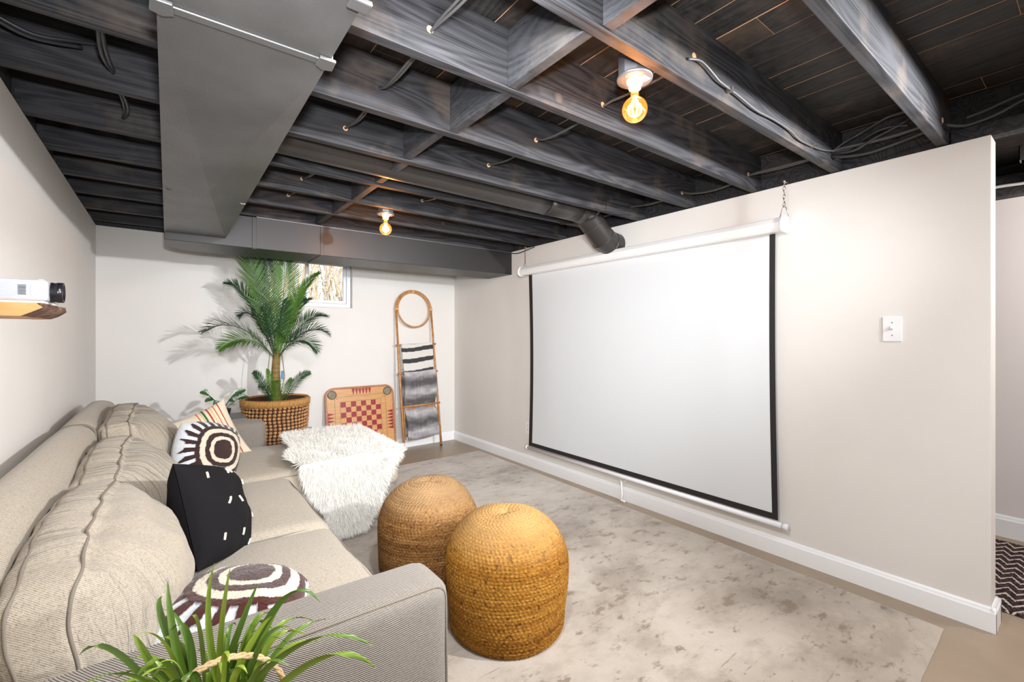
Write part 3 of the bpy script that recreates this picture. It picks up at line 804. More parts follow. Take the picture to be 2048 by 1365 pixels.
screen()

# switch and outlet
def plate(name, label, cat, y, z, w, h):
    t = thing(name, label, cat, (XR, y, z))
    mk('cover_plate', cbox((-.003, 0, 0), (.006, w, h)), M_white, t, bevel=.0025); return t
t = plate('light_switch', 'white toggle light switch on the partition right of the screen', 'switch', .621, 1.254, .072, .118)
mk('toggle', xf(cbox((-.012, 0, 0), (.016, .009, .016)), Matrix.Rotation(.5, 4, 'Y')), M_white, t, bevel=.001)
mk('toggle_slot', cbox((-.0062, 0, 0), (.0008, .012, .026)), M_case, t)
for z in (-.03, .03): mk('screw', sphere((-.006, 0, z), .003, .5, 1, 1, 8, 5), M_steel, t, True)
t = plate('wall_outlet', 'white wall outlet half hidden behind the left edge of the screen', 'outlet', 3.325, .355, .072, .116)
for z in (-.02, .02):
    s_ = mk('receptacle', cbox((-.0065, 0, z), (.002, .032, .028)), M_case, t, bevel=.002)
    mk('slots', join(cbox((-.0077, -.006, z+.003), (.0006, .003, .009)), cbox((-.0077, .006, z+.003), (.0006, .003, .009))), M_dark, s_, kind='stuff')

# ================================================================== SHELF + PROJECTOR
def shelf():
    t = thing('floating_shelf', 'live-edge pine slab shelf with bark front on the left wall', 'shelf', (XL, 1.75, 1.27))
    # local: x out from wall, y along wall, z up
    n = 26; V = []; F = []
    y0, y1 = -.14, .165
    def xe(u, top): return (.170+.02*u-.0*top+.004*math.sin(u*17))+(.0 if top else -.034)
    for i in range(n):
        u = i/(n-1); y = y0+(y1-y0)*u; r_ = max(0, (u-.70)/.30); sh = .05*(1-math.sqrt(max(0, 1-r_*r_)))
        V += [(0, y, .033), (xe(u, 1)-sh, y, .033), (xe(u, 1)+.012-sh, y, .022), (xe(u, 0)+.008-sh, y, .0), (0, y, 0)]
    M = len(V)//5
    f1 = []; f2 = []
    for i in range(n-1):
        for q in range(5):
            a = (5*i+q, 5*i+(q+1) % 5, 5*i+5+(q+1) % 5, 5*i+5+q)
            (f2 if q in (1, 2) else f1).append(a)
    ends = [tuple(range(5))[::-1], tuple(5*(n-1)+q for q in range(5))]
    mk('slab', (np.array(V), f1+ends), M_slab, t)
    # bark strip
    B = []; FB = []; nb = 60
    for i in range(nb):
        u = i/(nb-1); y = y0+.0005+(y1-y0)*u; r_ = max(0, (u-.70)/.30); sh = .05*(1-math.sqrt(max(0, 1-r_*r_)))
        for q in range(6):
            w_ = q/5; xx = xe(u, 1)+.004-.030*w_**1.3-sh+.010*math.sin(w_*math.pi)
            d = .004*fbm((0, y*60, w_*3), 1, 4)
            B.append((xx+d, y, .0335-.034*w_))
    for i in range(nb-1):
        for q in range(5): FB.append((6*i+q, 6*i+q+1, 6*i+7+q, 6*i+6+q))
    mk('bark_edge', (np.array(B), FB), M_bark, t, True)
    mk('wall_cleat', cbox((.03, -.04, -.021), (.06, .16, .040)), M_wall, t, bevel=.002)
shelf()
M_body = mat('light_grey_white_plastic', rgb(184, 187, 194), .4)
def projector():
    t = thing('projector', 'small white home projector with black lens sitting on the wall shelf', 'projector', (XL+.004, 1.735, 1.304))
    # body: x 0..0.178, y -.085...085
    x1 = .180
    b = mk('body', box(0.004, x1, -.085, .085, .006, .060), M_body, t, bevel=.007)
    mk('base', box(.01, x1-.006, -.079, .079, .0, .009), M_case, t, bevel=.003)
    for i in range(14):
        mk('grille_rib', box(.02, x1-.012, -.0862, -.0848, .0155+i*.0027, .0166+i*.0027), M_body, b)
    for i in range(8):
        mk('vent_slot', box(x1-.052, x1-.038, -.0872, -.0858, .0215+i*.0032, .0229+i*.0032), M_dark, b)
    mk('port_window', box(.070, .088, -.0868, -.0855, .022, .046), M_glassl, b)
    mk('side_panel_line', box(x1-.03, x1-.028, -.0862, -.0850, .015, .05), M_case, b)
    mk('lens_barrel', xf(lathe([(.001, 0), (.026, 0), (.027, .004), (.0255, .010), (.027, .014), (.027, .026), (.022, .026), (.020, .018), (.001, .018)], 30), Matrix.Translation((x1-.002, -.036, .032))@Matrix.Rotation(math.pi/2, 4, 'Y')), M_lens, t, True)
    mk('lens', xf(sphere((0, 0, .018), .019, 1, 1, .3, 20, 10), Matrix.Translation((x1-.002, -.036, .032))@Matrix.Rotation(math.pi/2, 4, 'Y')), M_glassl, t, True)
    mk('focus_lever', box(x1-.022, x1-.012, -.05, -.03, .060, .064), M_case, t, bevel=.001)
projector()

# ================================================================== RUGS
def rug(name, label, C, m, th=.009, nu=60, nv=60, fringe=0):
    C = [Vector((*c, 0)) for c in C]
    def P(u, v):
        p = C[0]*(1-u)*(1-v)+C[1]*u*(1-v)+C[2]*u*v+C[3]*(1-u)*v
        e = min(u, 1-u, v, 1-v)
        z = th*min(1, (e/.006))**.5
        j = .004*fbm((u*9, v*9, 0), 1, 2) if e < .02 else 0
        return (p.x+j, p.y+j, z+.0015+.001*fbm((p.x*3, p.y*3, 0), 1, 5))
    o = mk(name, grid(nu, nv, P), m, None, True); tag(o, label, 'rug'); return o
us = [0, .003, .008]
rug('area_rug', 'large distressed beige rug under the sofa and the poufs', [(-.05, .34), (2.575, .42), (2.64, 4.05), (.10, 4.02)], M_rug, nu=160, nv=200)
rug('hallway_rug', 'black and cream zigzag runner in the hallway beyond the partition', [(2.92, -1.6), (3.93, -1.6), (3.95, .9), (2.95, .9)], M_hrug, nu=80, nv=100)

# ================================================================== POUFS
def pouf_mesh():
    Rr, Ht = .250, .475
    prof = []; N = 2600
    # outline: base curve, wall, dome, dimple
    pts = []
    for i in range(400):
        t = i/399
        if t < .06: a = t/.06*math.pi/2; r = Rr*.955*(.9+.1*math.sin(a)); z = .03*(1-math.cos(a))
        elif t < .50: u = (t-.06)/.44; r = Rr*(.955+.045*math.sin(min(1, u*1.15)*math.pi/2)); z = .03+.235*u
        else:
            u = (t-.50)/.50; a = u*math.pi/2; r = Rr*math.cos(a)**.80 if a < math.pi/2-1e-6 else 0; z = .265+(Ht-.265)*math.sin(a)**1.05
        pts.append((r, z))
    out = []
    for r, z in pts:
        if r < .07: z -= .013*(.5+.5*math.cos(math.pi*r/.07))
        out.append((max(r, .0005), z))
    P = np.array(out); seg = np.r_[0, np.cumsum(np.linalg.norm(np.diff(P, axis=0), axis=1))]
    Ls = seg[-1]; pitch = .0132; nr = int(Ls/pitch)*4; ns = 470
    s = np.linspace(0, Ls, nr); r = np.interp(s, seg, P[:, 0]); z = np.interp(s, seg, P[:, 1])
    dr = np.gradient(r); dz = np.gradient(z); ln = np.hypot(dr, dz)+1e-9; nx, nz = dz/ln, -dr/ln
    th = np.linspace(0, 2*math.pi, ns, endpoint=False)
    V = np.zeros((nr, ns, 3))
    for i in range(nr):
        spir = s[i]/pitch+th/(2*math.pi)
        row = np.abs(np.sin(math.pi*spir))
        nb = max(8, int(2*math.pi*r[i]/.017))
        br = np.sin(th*nb+np.where((np.floor(spir) % 2) == 0, 1, -1)*(spir % 1)*2.4)
        d = .0034*row**.6+.0024*br*row
        d += .004*np.sin(th*2+z[i]*9)*(z[i] > .05)+.003*np.sin(th*3+1+z[i]*14)
        if r[i] < .03: d = d*(r[i]/.03)
        V[i, :, 0] = (r[i]+nx[i]*d)*np.cos(th); V[i, :, 1] = (r[i]+nx[i]*d)*np.sin(th); V[i, :, 2] = z[i]+nz[i]*d
    F = []
    for i in range(nr-1):
        a = i*ns
        for k in range(ns):
            k2 = (k+1) % ns; F.append((a+k, a+k2, a+ns+k2, a+ns+k))
    F.append(tuple(range(ns))[::-1]); F.append(tuple((nr-1)*ns+k for k in range(ns)))
    return V.reshape(-1, 3), F
PM = pouf_mesh()
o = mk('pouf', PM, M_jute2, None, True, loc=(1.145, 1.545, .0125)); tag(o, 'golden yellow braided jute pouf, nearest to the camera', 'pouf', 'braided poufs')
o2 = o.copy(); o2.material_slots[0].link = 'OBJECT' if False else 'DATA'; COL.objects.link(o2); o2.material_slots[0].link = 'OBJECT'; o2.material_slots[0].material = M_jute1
o2.location = (1.065, 2.105, .0125); o2.rotation_euler = (0, 0, 2.1); o2['label'] = 'natural brown braided jute pouf behind the golden one'

# ================================================================== SOFA
def lean(dy, ang, pivot):
    c, s = math.cos(ang), math.sin(ang)
    def f(q):
        x, z = q[0]-pivot[0], q[2]-pivot[1]
        return [pivot[0]+x*c+z*s, q[1], pivot[1]-x*s+z*c]
    return f
def sofa():
    t = thing('sofa', 'oatmeal tweed sectional sofa with a chaise along the left wall', 'sofa', (.1, 2.3, 0))
    def at(vf, c):
        v, f = vf; return v+np.array(c), f
    # base rails
    b = mk('base', at(soft_box((.86, 2.60, .20), .03, 10), (.10, 2.37, .18)), M_sofaarm, t, True, world=True)
    mk('chaise_base', at(soft_box((1.46, .80, .20), .04, 12), (.455, 3.19, .18)), M_sofaarm, t, True, world=True)
    # back frame rolls (two modules)
    for y0, y1 in ((.99, 2.80), (2.805, 3.76)):
        def bend(q): return q
        o = mk('back_frame', at(soft_box((.150, y1-y0, .70), .070, 22, (0, 0, 0, 0, 0, .012), .004, 3, 3), (-.326, (y0+y1)/2, .478)), M_sofa, t, True, world=True)
        for s_ in (-1, 1):
            lp = edge_loop((.150, y1-y0, .70), .070, 1, s_, None, (0, 0, 0, 0, 0, .012), 14, .12)
            mk('piping', tube([(p[0]-.326, p[1]+(y0+y1)/2, p[2]+.478) for p in lp], .0035, 6, closed=True), M_pipe_f, o, True, world=False).location = (-.1, -2.3, 0)
    # arms
    for (y, w_, tt) in ((1.055, .16, 0), (3.675, .15, 0)):
        size = (.90, w_, .56); bg_ = (0, .01, .008, .008, 0, .008)
        o = mk('arm', at(soft_box(size, .040, 26, bg_, .003, 4, 9), (.105, y, .345)), M_sofaarm, t, True, world=True)
        for s_ in (-1, 1):
            lp = edge_loop(size, .04, 1, s_, None, bg_, 20, .30)
            mk('piping', tube([(p[0]+.105, p[1]+y, p[2]+.345) for p in lp], .0032, 6, closed=True), M_pipe_f, o, True).location = (-.1, -2.3, 0)
    # seat cushions
    for i, (y0, y1, x1) in enumerate(((1.15, 1.955, .545), (1.965, 2.77, .545), (2.78, 3.59, 1.20))):
        size = (x1+.16, y1-y0, .185); c = ((x1-.16)/2, (y0+y1)/2, .355)
        bg_ = (0, .012, .006, .006, .0, .032)
        o = mk('seat_cushion', at(soft_box(size, .055, 30, bg_, .010, 3.2, 11+i*5), c), M_sofa, t, True, world=True)
        for s_, ins in ((1, .34), (-1, .34)):
            lp = edge_loop(size, .055, 2, s_, None, bg_, 24, ins)
            mk('piping', tube([(p[0]+c[0], p[1]+c[1], p[2]+c[2]) for p in lp], .0035, 6, closed=True), M_pipe_f, o, True).location = (-.1, -2.3, 0)
    # back cushions
    for i, (y0, y1, hz) in enumerate(((1.150, 1.965, .345), (1.970, 2.775, .345), (2.785, 3.585, .400))):
        W = y1-y0; size = (.135, W, hz); c = (-.170, (y0+y1)/2, .425+hz/2)
        bg_ = (.005, .170, .012, .012, .01, .022)
        sd = 20+i*7
        def post(q, sd=sd, W=W, hz=hz):
            x, y, z = q; u = y/(W/2); v = z/(hz/2)
            # sag and pulled corners, horizontal stress wrinkles near the top boxing
            x += .05*max(0, -v)**1.3
            z -= .018*(abs(u)**3)*max(0, v)
            wr = math.sin(z*70+2.5*math.sin(y*5+sd)+sd)*.006*max(0, min(1, (v+.3)))*math.exp(-((u-.25*math.sin(sd))**2)/.35)
            wr += math.sin((y*1.0+z*.5)*48+3*math.sin(z*8+sd))*.0034*max(0, v+.2)*(1 if x < .09 else .4)
            n1 = fbm((x, y, z), 4.0, sd)*.014
            return [x+wr+n1, y+fbm((x, y, z), 3, sd+2)*.008, z+wr*.8+fbm((x, y, z), 3.5, sd+5)*.012]
        ln_ = lean(0, -.06, (0, -hz/2))
        pp = lambda q, post=post, ln_=ln_: ln_(post(q))
        o = mk('back_cushion', at(soft_box(size, .032, 54, bg_, 0, 5, sd, pp), c), M_sofaback, t, True, world=True)
        for s_ in (-1, 1):
            lp = edge_loop(size, .032, 0, s_, pp, bg_, 40, .55 if s_ > 0 else 1.15, .10 if s_ > 0 else .02)
            mk('piping', tube([(p[0]+c[0], p[1]+c[1], p[2]+c[2]+(.001)) for p in lp], .0034, 6, closed=True), M_pipe_f, o, True).location = (-.1, -2.3, 0)
    for x, y in ((-.34, 1.02), (.52, 1.02), (-.34, 3.70), (.50, 2.45), (1.14, 2.86), (1.14, 3.52)):
        mk('leg', lathe([(.018, .0115), (.024, .08)], 12)if False else tube([(x, y, .0115), (x, y, .085)], [.016, .024], 12), M_steel, t, True, world=True)
    mk('power_cord_plug', box(.575, .60, 1.10, 1.19, .0115, .03), M_white, t, world=True, bevel=.003) if False else None
sofa()

t = thing('power_plug', 'small white plug with a short cord on the rug between sofa arm and golden pouf', 'plug', (.845, 1.70, .0115))
mk('plug_body', cbox((0, 0, .012), (.05, .028, .024)), M_white, t, bevel=.004)
mk('cord', tube([(-.02, 0, .008), (-.10, .02, .005), (-.18, -.02, .005), (-.30, .03, .005)], .0035, 8), M_white, t, True)
for a_ in (-.007, .007): mk('prong', cbox((.032, a_, .012), (.016, .0015, .006)), M_steel, t)

# ================================================================== PILLOWS
def orient(n, up, roll=0):
    z = Vector(n).normalized(); u = Vector(up); y = (u-z*u.dot(z)).normalized(); x = y.cross(z)
    M = Matrix((x, y, z)).transposed()
    if roll: M = M@Matrix.Rotation(roll, 3, 'Z')
    return M.to_euler()
def psurf(W, Hh, T, sag=0, seed=0, crease=0, ear=.10, rnd=0):
    def f(u, v, s):
        a, b = abs(u), abs(v)
        x = u*W/2*(1-ear*(1-b**2.2)*(a**2)*0-.0)*(1-ear*(1-b**2)*a**2)
        y = v*Hh/2*(1-ear*(1-a**2)*b**2)
        kk = 1-rnd*(a*b)**1.6; x *= kk; y *= kk
        h = T*((1-a**2.6)*(1-b**2.6))**.55
        h *= 1+.10*fbm((u*1.6, v*1.6, s), 1, seed)
        h += crease*math.sin(v*7+u*2+seed)*(1-a*a)*(1-b*b)
        return (x, y, s*h+sag*(u*u-.3)+.0008*s)
    return f
def pillow(name, label, loc, rot, W, Hh, T, colf, m, disp=None, n=110, seed=0, sag=0, crease=0, ear=.10, rnd=.0):
    t = thing(name, label, 'pillow', loc, rot)
    fs = psurf(W, Hh, T, sag, seed, crease, ear, rnd)
    for s, nm in ((1, 'front_cover'), (-1, 'back_cover')):
        nn = n if s > 0 else 50
        cols = []
        def g(a, b, s=s):
            u, v = a*2-1, b*2-1; p = list(fs(u, v, s))
            c, d = colf(u, v, s); cols.append(c)
            p[2] += s*d; return p
        mk(nm, grid(nn, nn, g, flip=(s < 0)), m, t, True, cols=np.array(cols))
    # edge piping
    return t, fs
BR, CRM, WHT, RBR = [np.array([L(a), L(b), L(c)]) for a, b, c in ((62, 44, 42), (226, 212, 190), (226, 228, 232), (74, 34, 26))]
def eye(br=BR, ray=None, cx=.12, cy=.0, rays=24, k=1.0):
    ray = br if ray is None else ray
    def f(u, v, s):
        if s < 0: 
            return (RBR if (int((u+1)*5) % 2) else WHT), 0
        x, y = (u-cx)/k, (v-cy)/k
        j = .018*mn.noise(Vector((u*9, v*9, 1)))
        rho = (abs(x)**2.6+abs(y)**2.6)**(1/2.6)+j
        tuft = .004*abs(mn.noise(Vector((u*34, v*34, 2))))+.002*abs(mn.noise(Vector((u*70, v*70, 2))))
        if rho < .27: return br, .009+tuft
        if rho < .37: return CRM, .007+tuft
        if rho < .49: return br, .008+tuft
        if rho < .62: return CRM, .007+tuft
        if rho < .72: return ray, .006+tuft*.6
        th = math.atan2(y, x)/(2*math.pi)*rays
        if rho < .99+.06*math.sin(th*7) and (th % 1) < .56 and max(abs(u), abs(v)) < .97: return ray, .005
        return WHT, 0
    return f
pillow('throw_pillow', 'white pillow with a dark brown sunburst and cream rings standing by the far cushion', (.170, 2.97, .585),
       orient((.50, -.80, .33), (.10, .30, 1), -.10), .36, .35, .085, eye(cx=.16, k=1.08), M_tint, n=150, seed=3, rnd=.17, ear=.03)
pillow('throw_pillow', 'shaggy chocolate brown and white ringed pillow lying against the near sofa arm', (.125, 1.355, .508),
       orient((.06, .02, 1), (.30, .9, .0), -.15), .355, .355, .085, eye(np.array([L(82), L(60), L(56)]), RBR, .20, .20, 22, 1.10), M_tint, n=150, seed=8, rnd=.14, ear=.04)
ST = {'o': (214, 120, 80), 'g': (52, 112, 66), 'r': (188, 62, 50), 'y': (232, 180, 100)}
def stripes(u, v, s):
    base = np.array([L(238), L(222), L(196)])
    for c0, w_, k in ((.10, .016, 'o'), (.20, .014, 'y'), (.27, .03, 'g'), (.40, .022, 'r'), (.50, .014, 'y'), (.60, .02, 'o'), (.74, .016, 'r')):
        if abs(u-c0) < w_: return np.array([L(x) for x in ST[k]]), .0004
    return base, 0
t_, fs_ = pillow('throw_pillow', 'cream pillow with thin red, green and orange stripes against the far arm', (.182, 3.385, .572),
       orient((.12, -.93, .30), (0, .3, 1), .40), .40, .39, .062, stripes, M_tintflat, n=170, seed=12)
for x in (-1, 1):
    mk('corner_tassel', join(*[tube([(x*.205, .20, 0), (x*(.215+.004*i), .208+.005*(i % 3), .004*(i-2)), (x*(.225+.005*i), .215-.012*(i % 2), .006*(i-2))], .0018, 4) for i in range(5)]), M_cream, t_, True)
bp, bfs = pillow('throw_pillow', 'black cotton pillow with scattered short cream stitches in the middle of the sofa', (.125, 1.92, .595),
       orient((.87, -.34, .32), (-.10, .15, .98), -.22), .40, .375, .09, lambda u, v, s: (np.array([.009, .008, .009]), 0), M_blackp, n=90, seed=21, crease=.008, rnd=.07)
for (u, v, a) in ((-.62, .62, 1.3), (.05, .70, 1.2), (.62, .45, 1.1), (-.45, .05, 1.0), (.18, .08, 1.5), (.66, -.25, .9), (-.60, -.55, 1.2), (.05, -.55, 1.4), (.55, -.78, 1.0), (.35, .75, 1.4)):
    pts = []
    for k in range(6):
        d = (k/5-.5)*.13; p = list(bfs(u+d*math.cos(a), v+d*math.sin(a), 1)); p[2] += .0015; pts.append(p)
    mk('stitch', tube(pts, .0042, 6), M_cream, bp, True)
mk('care_label', xf(cbox((0, 0, 0), (.035, .03, .001)), Matrix.Translation((-.20, -.215, .002))@Matrix.Rotation(.5, 4, 'X')), M_white, bp)

# ================================================================== FUR THROW
def fur():
    zt = .486; ye = 2.755
    def P(u, v):
        # v: 0 far edge .. .58 near top edge .. 1 hanging bottom
        wob = .02*math.sin(v*9)+.012*math.sin(v*23)
        if v < .58:
            y = 3.60-(3.60-ye-.03)*(v/.58); z = zt+.016; x0 = .60+.03*math.sin(v*7)+.10*max(0, 1-v/.10)**2; x1 = 1.225
        elif v < .66:
            a = (v-.58)/.08*math.pi/2; y = ye+.03*(1-math.sin(a)); z = zt+.016-.03*(1-math.cos(a)); x0, x1 = .60, 1.20-.02*(v-.58)/.08
        else:
            k = (v-.66)/.34; y = ye-.004-.012*math.sin(k*3); z = zt-.016-k*.40; x0 = .60+.14*k; x1 = 1.18-.22*k**.8
        x = x0+wob+(x1-x0-wob*.6)*u
        if v > .97 or True:
            pass
        xr = max(0, x-1.195)
        if v < .58 and u > .93: z -= .5*(u-.93)
        return Vector((x, y, z+.004*math.sin(x*30+y*20)))
    ob = mk('fur_throw', grid(60, 90, lambda u, v: tuple(P(u, v))), M_furskin, None, True)
    tag(ob, 'long-haired white fur throw draped over the chaise down to the rug', 'throw')
    R = np.random.default_rng(5); N = 30000
    V = np.zeros((N, 7, 3)); F = []
    e = 1e-3
    for i in range(N):
        u, v = R.random(), R.random()
        if R.random() < .12: u = R.choice([R.random()*.02, 1-R.random()*.02])
        elif R.random() < .08: v = R.choice([R.random()*.012, 1-R.random()*.012])
        p = P(u, v); du = P(min(1, u+e), v)-P(max(0, u-e), v); dv = P(u, min(1, v+e))-P(u, max(0, v-e))
        n = du.cross(dv); n.normalize(); n = -n
        if v < .6 and n.z < 0: n = -n
        if v >= .6 and n.y > 0: n = -n
        out = Vector((u-.5, 0, 0))*(1.3 if v > .6 else 1.8)+Vector((0, (.5-v)*1.4 if v < .58 else -.1, 0))
        if v > .62: out += Vector((0, 0, -1.5))
        cl = mn.noise(Vector((u*9, v*12, 3)))*1.2; cl2 = mn.noise(Vector((u*9, v*12, 9)))*1.2
        d = n*(.75 if v < .6 else .35)+out*.55+Vector((cl*.5, cl2*.4, 0))+Vector(R.normal(size=3)*.22)
        d.normalize(); ln_ = R.uniform(.028, .052)*(1.15 if (u < .03 or u > .97 or v > .97 or v < .02) else 1)
        side = d.cross(Vector(R.normal(size=3))); side.normalize()
        g_ = Vector((0, 0, -1))*ln_*(.18 if v < .6 else .1)
        w0 = .0016
        q1 = p+d*ln_*.5+g_*.2; q2 = p+d*ln_+g_
        if q2.z < .014: q2.z = .014
        V[i, 0] = p-side*w0; V[i, 1] = p+side*w0; V[i, 2] = q1+side*w0*.8; V[i, 3] = q1-side*w0*.8; V[i, 4] = q2; V[i, 5] = q2; V[i, 6] = q2
        b = 5*i; F += [(b, b+1, b+2, b+3), (b+3, b+2, b+4)]
    V = V[:, :5].reshape(-1, 3)
    me = mk('long_hair', (V, F), M_fur, ob, False, kind='stuff')
fur()

# ================================================================== PALM IN BASKET
def basket():
    cx, cy = .728, 4.255; zb, zt = .235, .70
    t = thing('woven_basket', 'round brown woven basket with a wrapped straw rim holding the palm', 'basket', (cx, cy, zb))
    Hh = zt-zb
    def R_(z): u = z/Hh; return .208+.040*math.sin(min(1, u*1.1)*math.pi/2)
    # wall shell
    mk('wall', lathe([(.18, .0), (.205, .0)]+[(R_(z)-.008, z) for z in np.linspace(.01, Hh-.03, 12)]+[(R_(Hh)-.008, Hh-.005), (R_(Hh)-.024, Hh-.005), (.19, .02), (.001, .02)], 48), M_basketin, t, True)
    kn = []
    rows = 15; per = 46
    for j in range(rows):
        z = .018+j*(Hh-.075)/(rows-1); R1 = R_(z)
        for i in range(per):
            th = 2*math.pi*(i+.12*math.sin(j))/per; s = 1+.15*math.sin(i*7.1+j*3.3)
            v, f = sphere((0, 0, 0), .0135, .75*s, 1.12, .92, 7, 5)
            M_ = Matrix.Translation((R1*math.cos(th), R1*math.sin(th), z))@Matrix.Rotation(th, 4, 'Z')@Matrix.Rotation(.5*math.sin(i*3+j), 4, 'X')
            kn.append(xf((v, f), M_))
    mk('knots', join(*kn), M_seagrass, t, True, kind='stuff')
    rim = []
    for i in range(200):
        th = 2*math.pi*i/200; r = R_(Hh)+.004; a = .0016*math.sin(i*5.3)
        rim.append(tube([((r-.018)*math.cos(th), (r-.018)*math.sin(th), Hh-.052), ((r+.007+a)*math.cos(th), (r+.007+a)*math.sin(th), Hh-.050), ((r+.010+a)*math.cos(th+.01), (r+.010+a)*math.sin(th+.01), Hh-.010), ((r-.004)*math.cos(th+.012), (r-.004)*math.sin(th+.012), Hh+.003), ((r-.022)*math.cos(th+.01), (r-.022)*math.sin(th+.01), Hh-.012)], .0048, 5))
    mk('rim', join(*rim), M_straw, t, True, kind='stuff')
    s = thing('plant_stand', 'low walnut plant stand under the woven basket', 'plant stand', (cx, cy, 0))
    mk('crossbar', join(box(-.27, .27, -.018, .018, .20, .232)), M_wood, s, bevel=.003)
    mk('crossbar', join(box(-.018, .018, -.27, .27, .199, .231)), M_wood, s, bevel=.003)
    for i in range(4):
        a = i*math.pi/2; mk('leg', tube([(.268*math.cos(a), .268*math.sin(a), .0), (.268*math.cos(a), .268*math.sin(a), .42)], [.013, .017], 12), M_wood, s, True)
    return cx, cy, zt
bcx, bcy, bzt = basket()
def frond(t, base, ctrl, tip, nl, ll, m, width=.0085, droop=.25, plane=None, fold=.35, name='frond', start=.16):
    """rachis with two rows of narrow folded leaflets; plane = up-ish side vector of the frond"""
    N = 40; P = bez(base, ctrl, tip, N); V = []; F = []
    width = min(.0125, max(.0045, .62*sum((P[i+1]-P[i]).length for i in range(N-1))*(1-start)/nl))
    pl = Vector(plane) if plane else Vector((0, 0, 1))
    rv, rf = tube(P, [.0045*(1-.75*i/(N-1)) for i in range(N)], 5); V.append(rv); F += rf; n0 = len(rv)
    for i in range(nl):
        u = start+(1-start)*i/(nl-1); k = u*(N-1); a = min(int(k), N-2); p = P[a].lerp(P[a+1], k-a)
        d = (P[a+1]-P[a]).normalized(); nrm = (pl-d*pl.dot(d)).normalized(); s = d.cross(nrm)
        prof = math.sin(math.pi*(.14+.80*(u-start)/(1-start)))**.75*ll
        for sg in (-1, 1):
            jj = RNG.uniform(-.22, .22)
            ld = (s*sg*(1-.42*u)+d*(.55+.75*u)+nrm*(fold+jj)).normalized()
            w_ = nrm.cross(ld).normalized()*width*.5
            L1 = prof*RNG.uniform(.88, 1.08)
            pts = [p, p+ld*L1*.35, p+ld*L1*.7-Vector((0, 0, droop*L1*.12)), p+ld*L1-Vector((0, 0, droop*L1*.34))]
            ws = [.35, 1.0, .72, .04]; b = n0
            vv = []
            for q, ww in zip(pts, ws): vv += [tuple(q-w_*ww), tuple(q-nrm*width*.18*ww), tuple(q+w_*ww)]
            V.append(np.array(vv)); n0 += 12
            for r_ in range(3):
                for c_ in range(2): F.append((b+3*r_+c_, b+3*r_+c_+1, b+3*r_+c_+4, b+3*r_+c_+3))
    return mk(name, (np.vstack(V)-np.array(t.location), F), m, t, True)
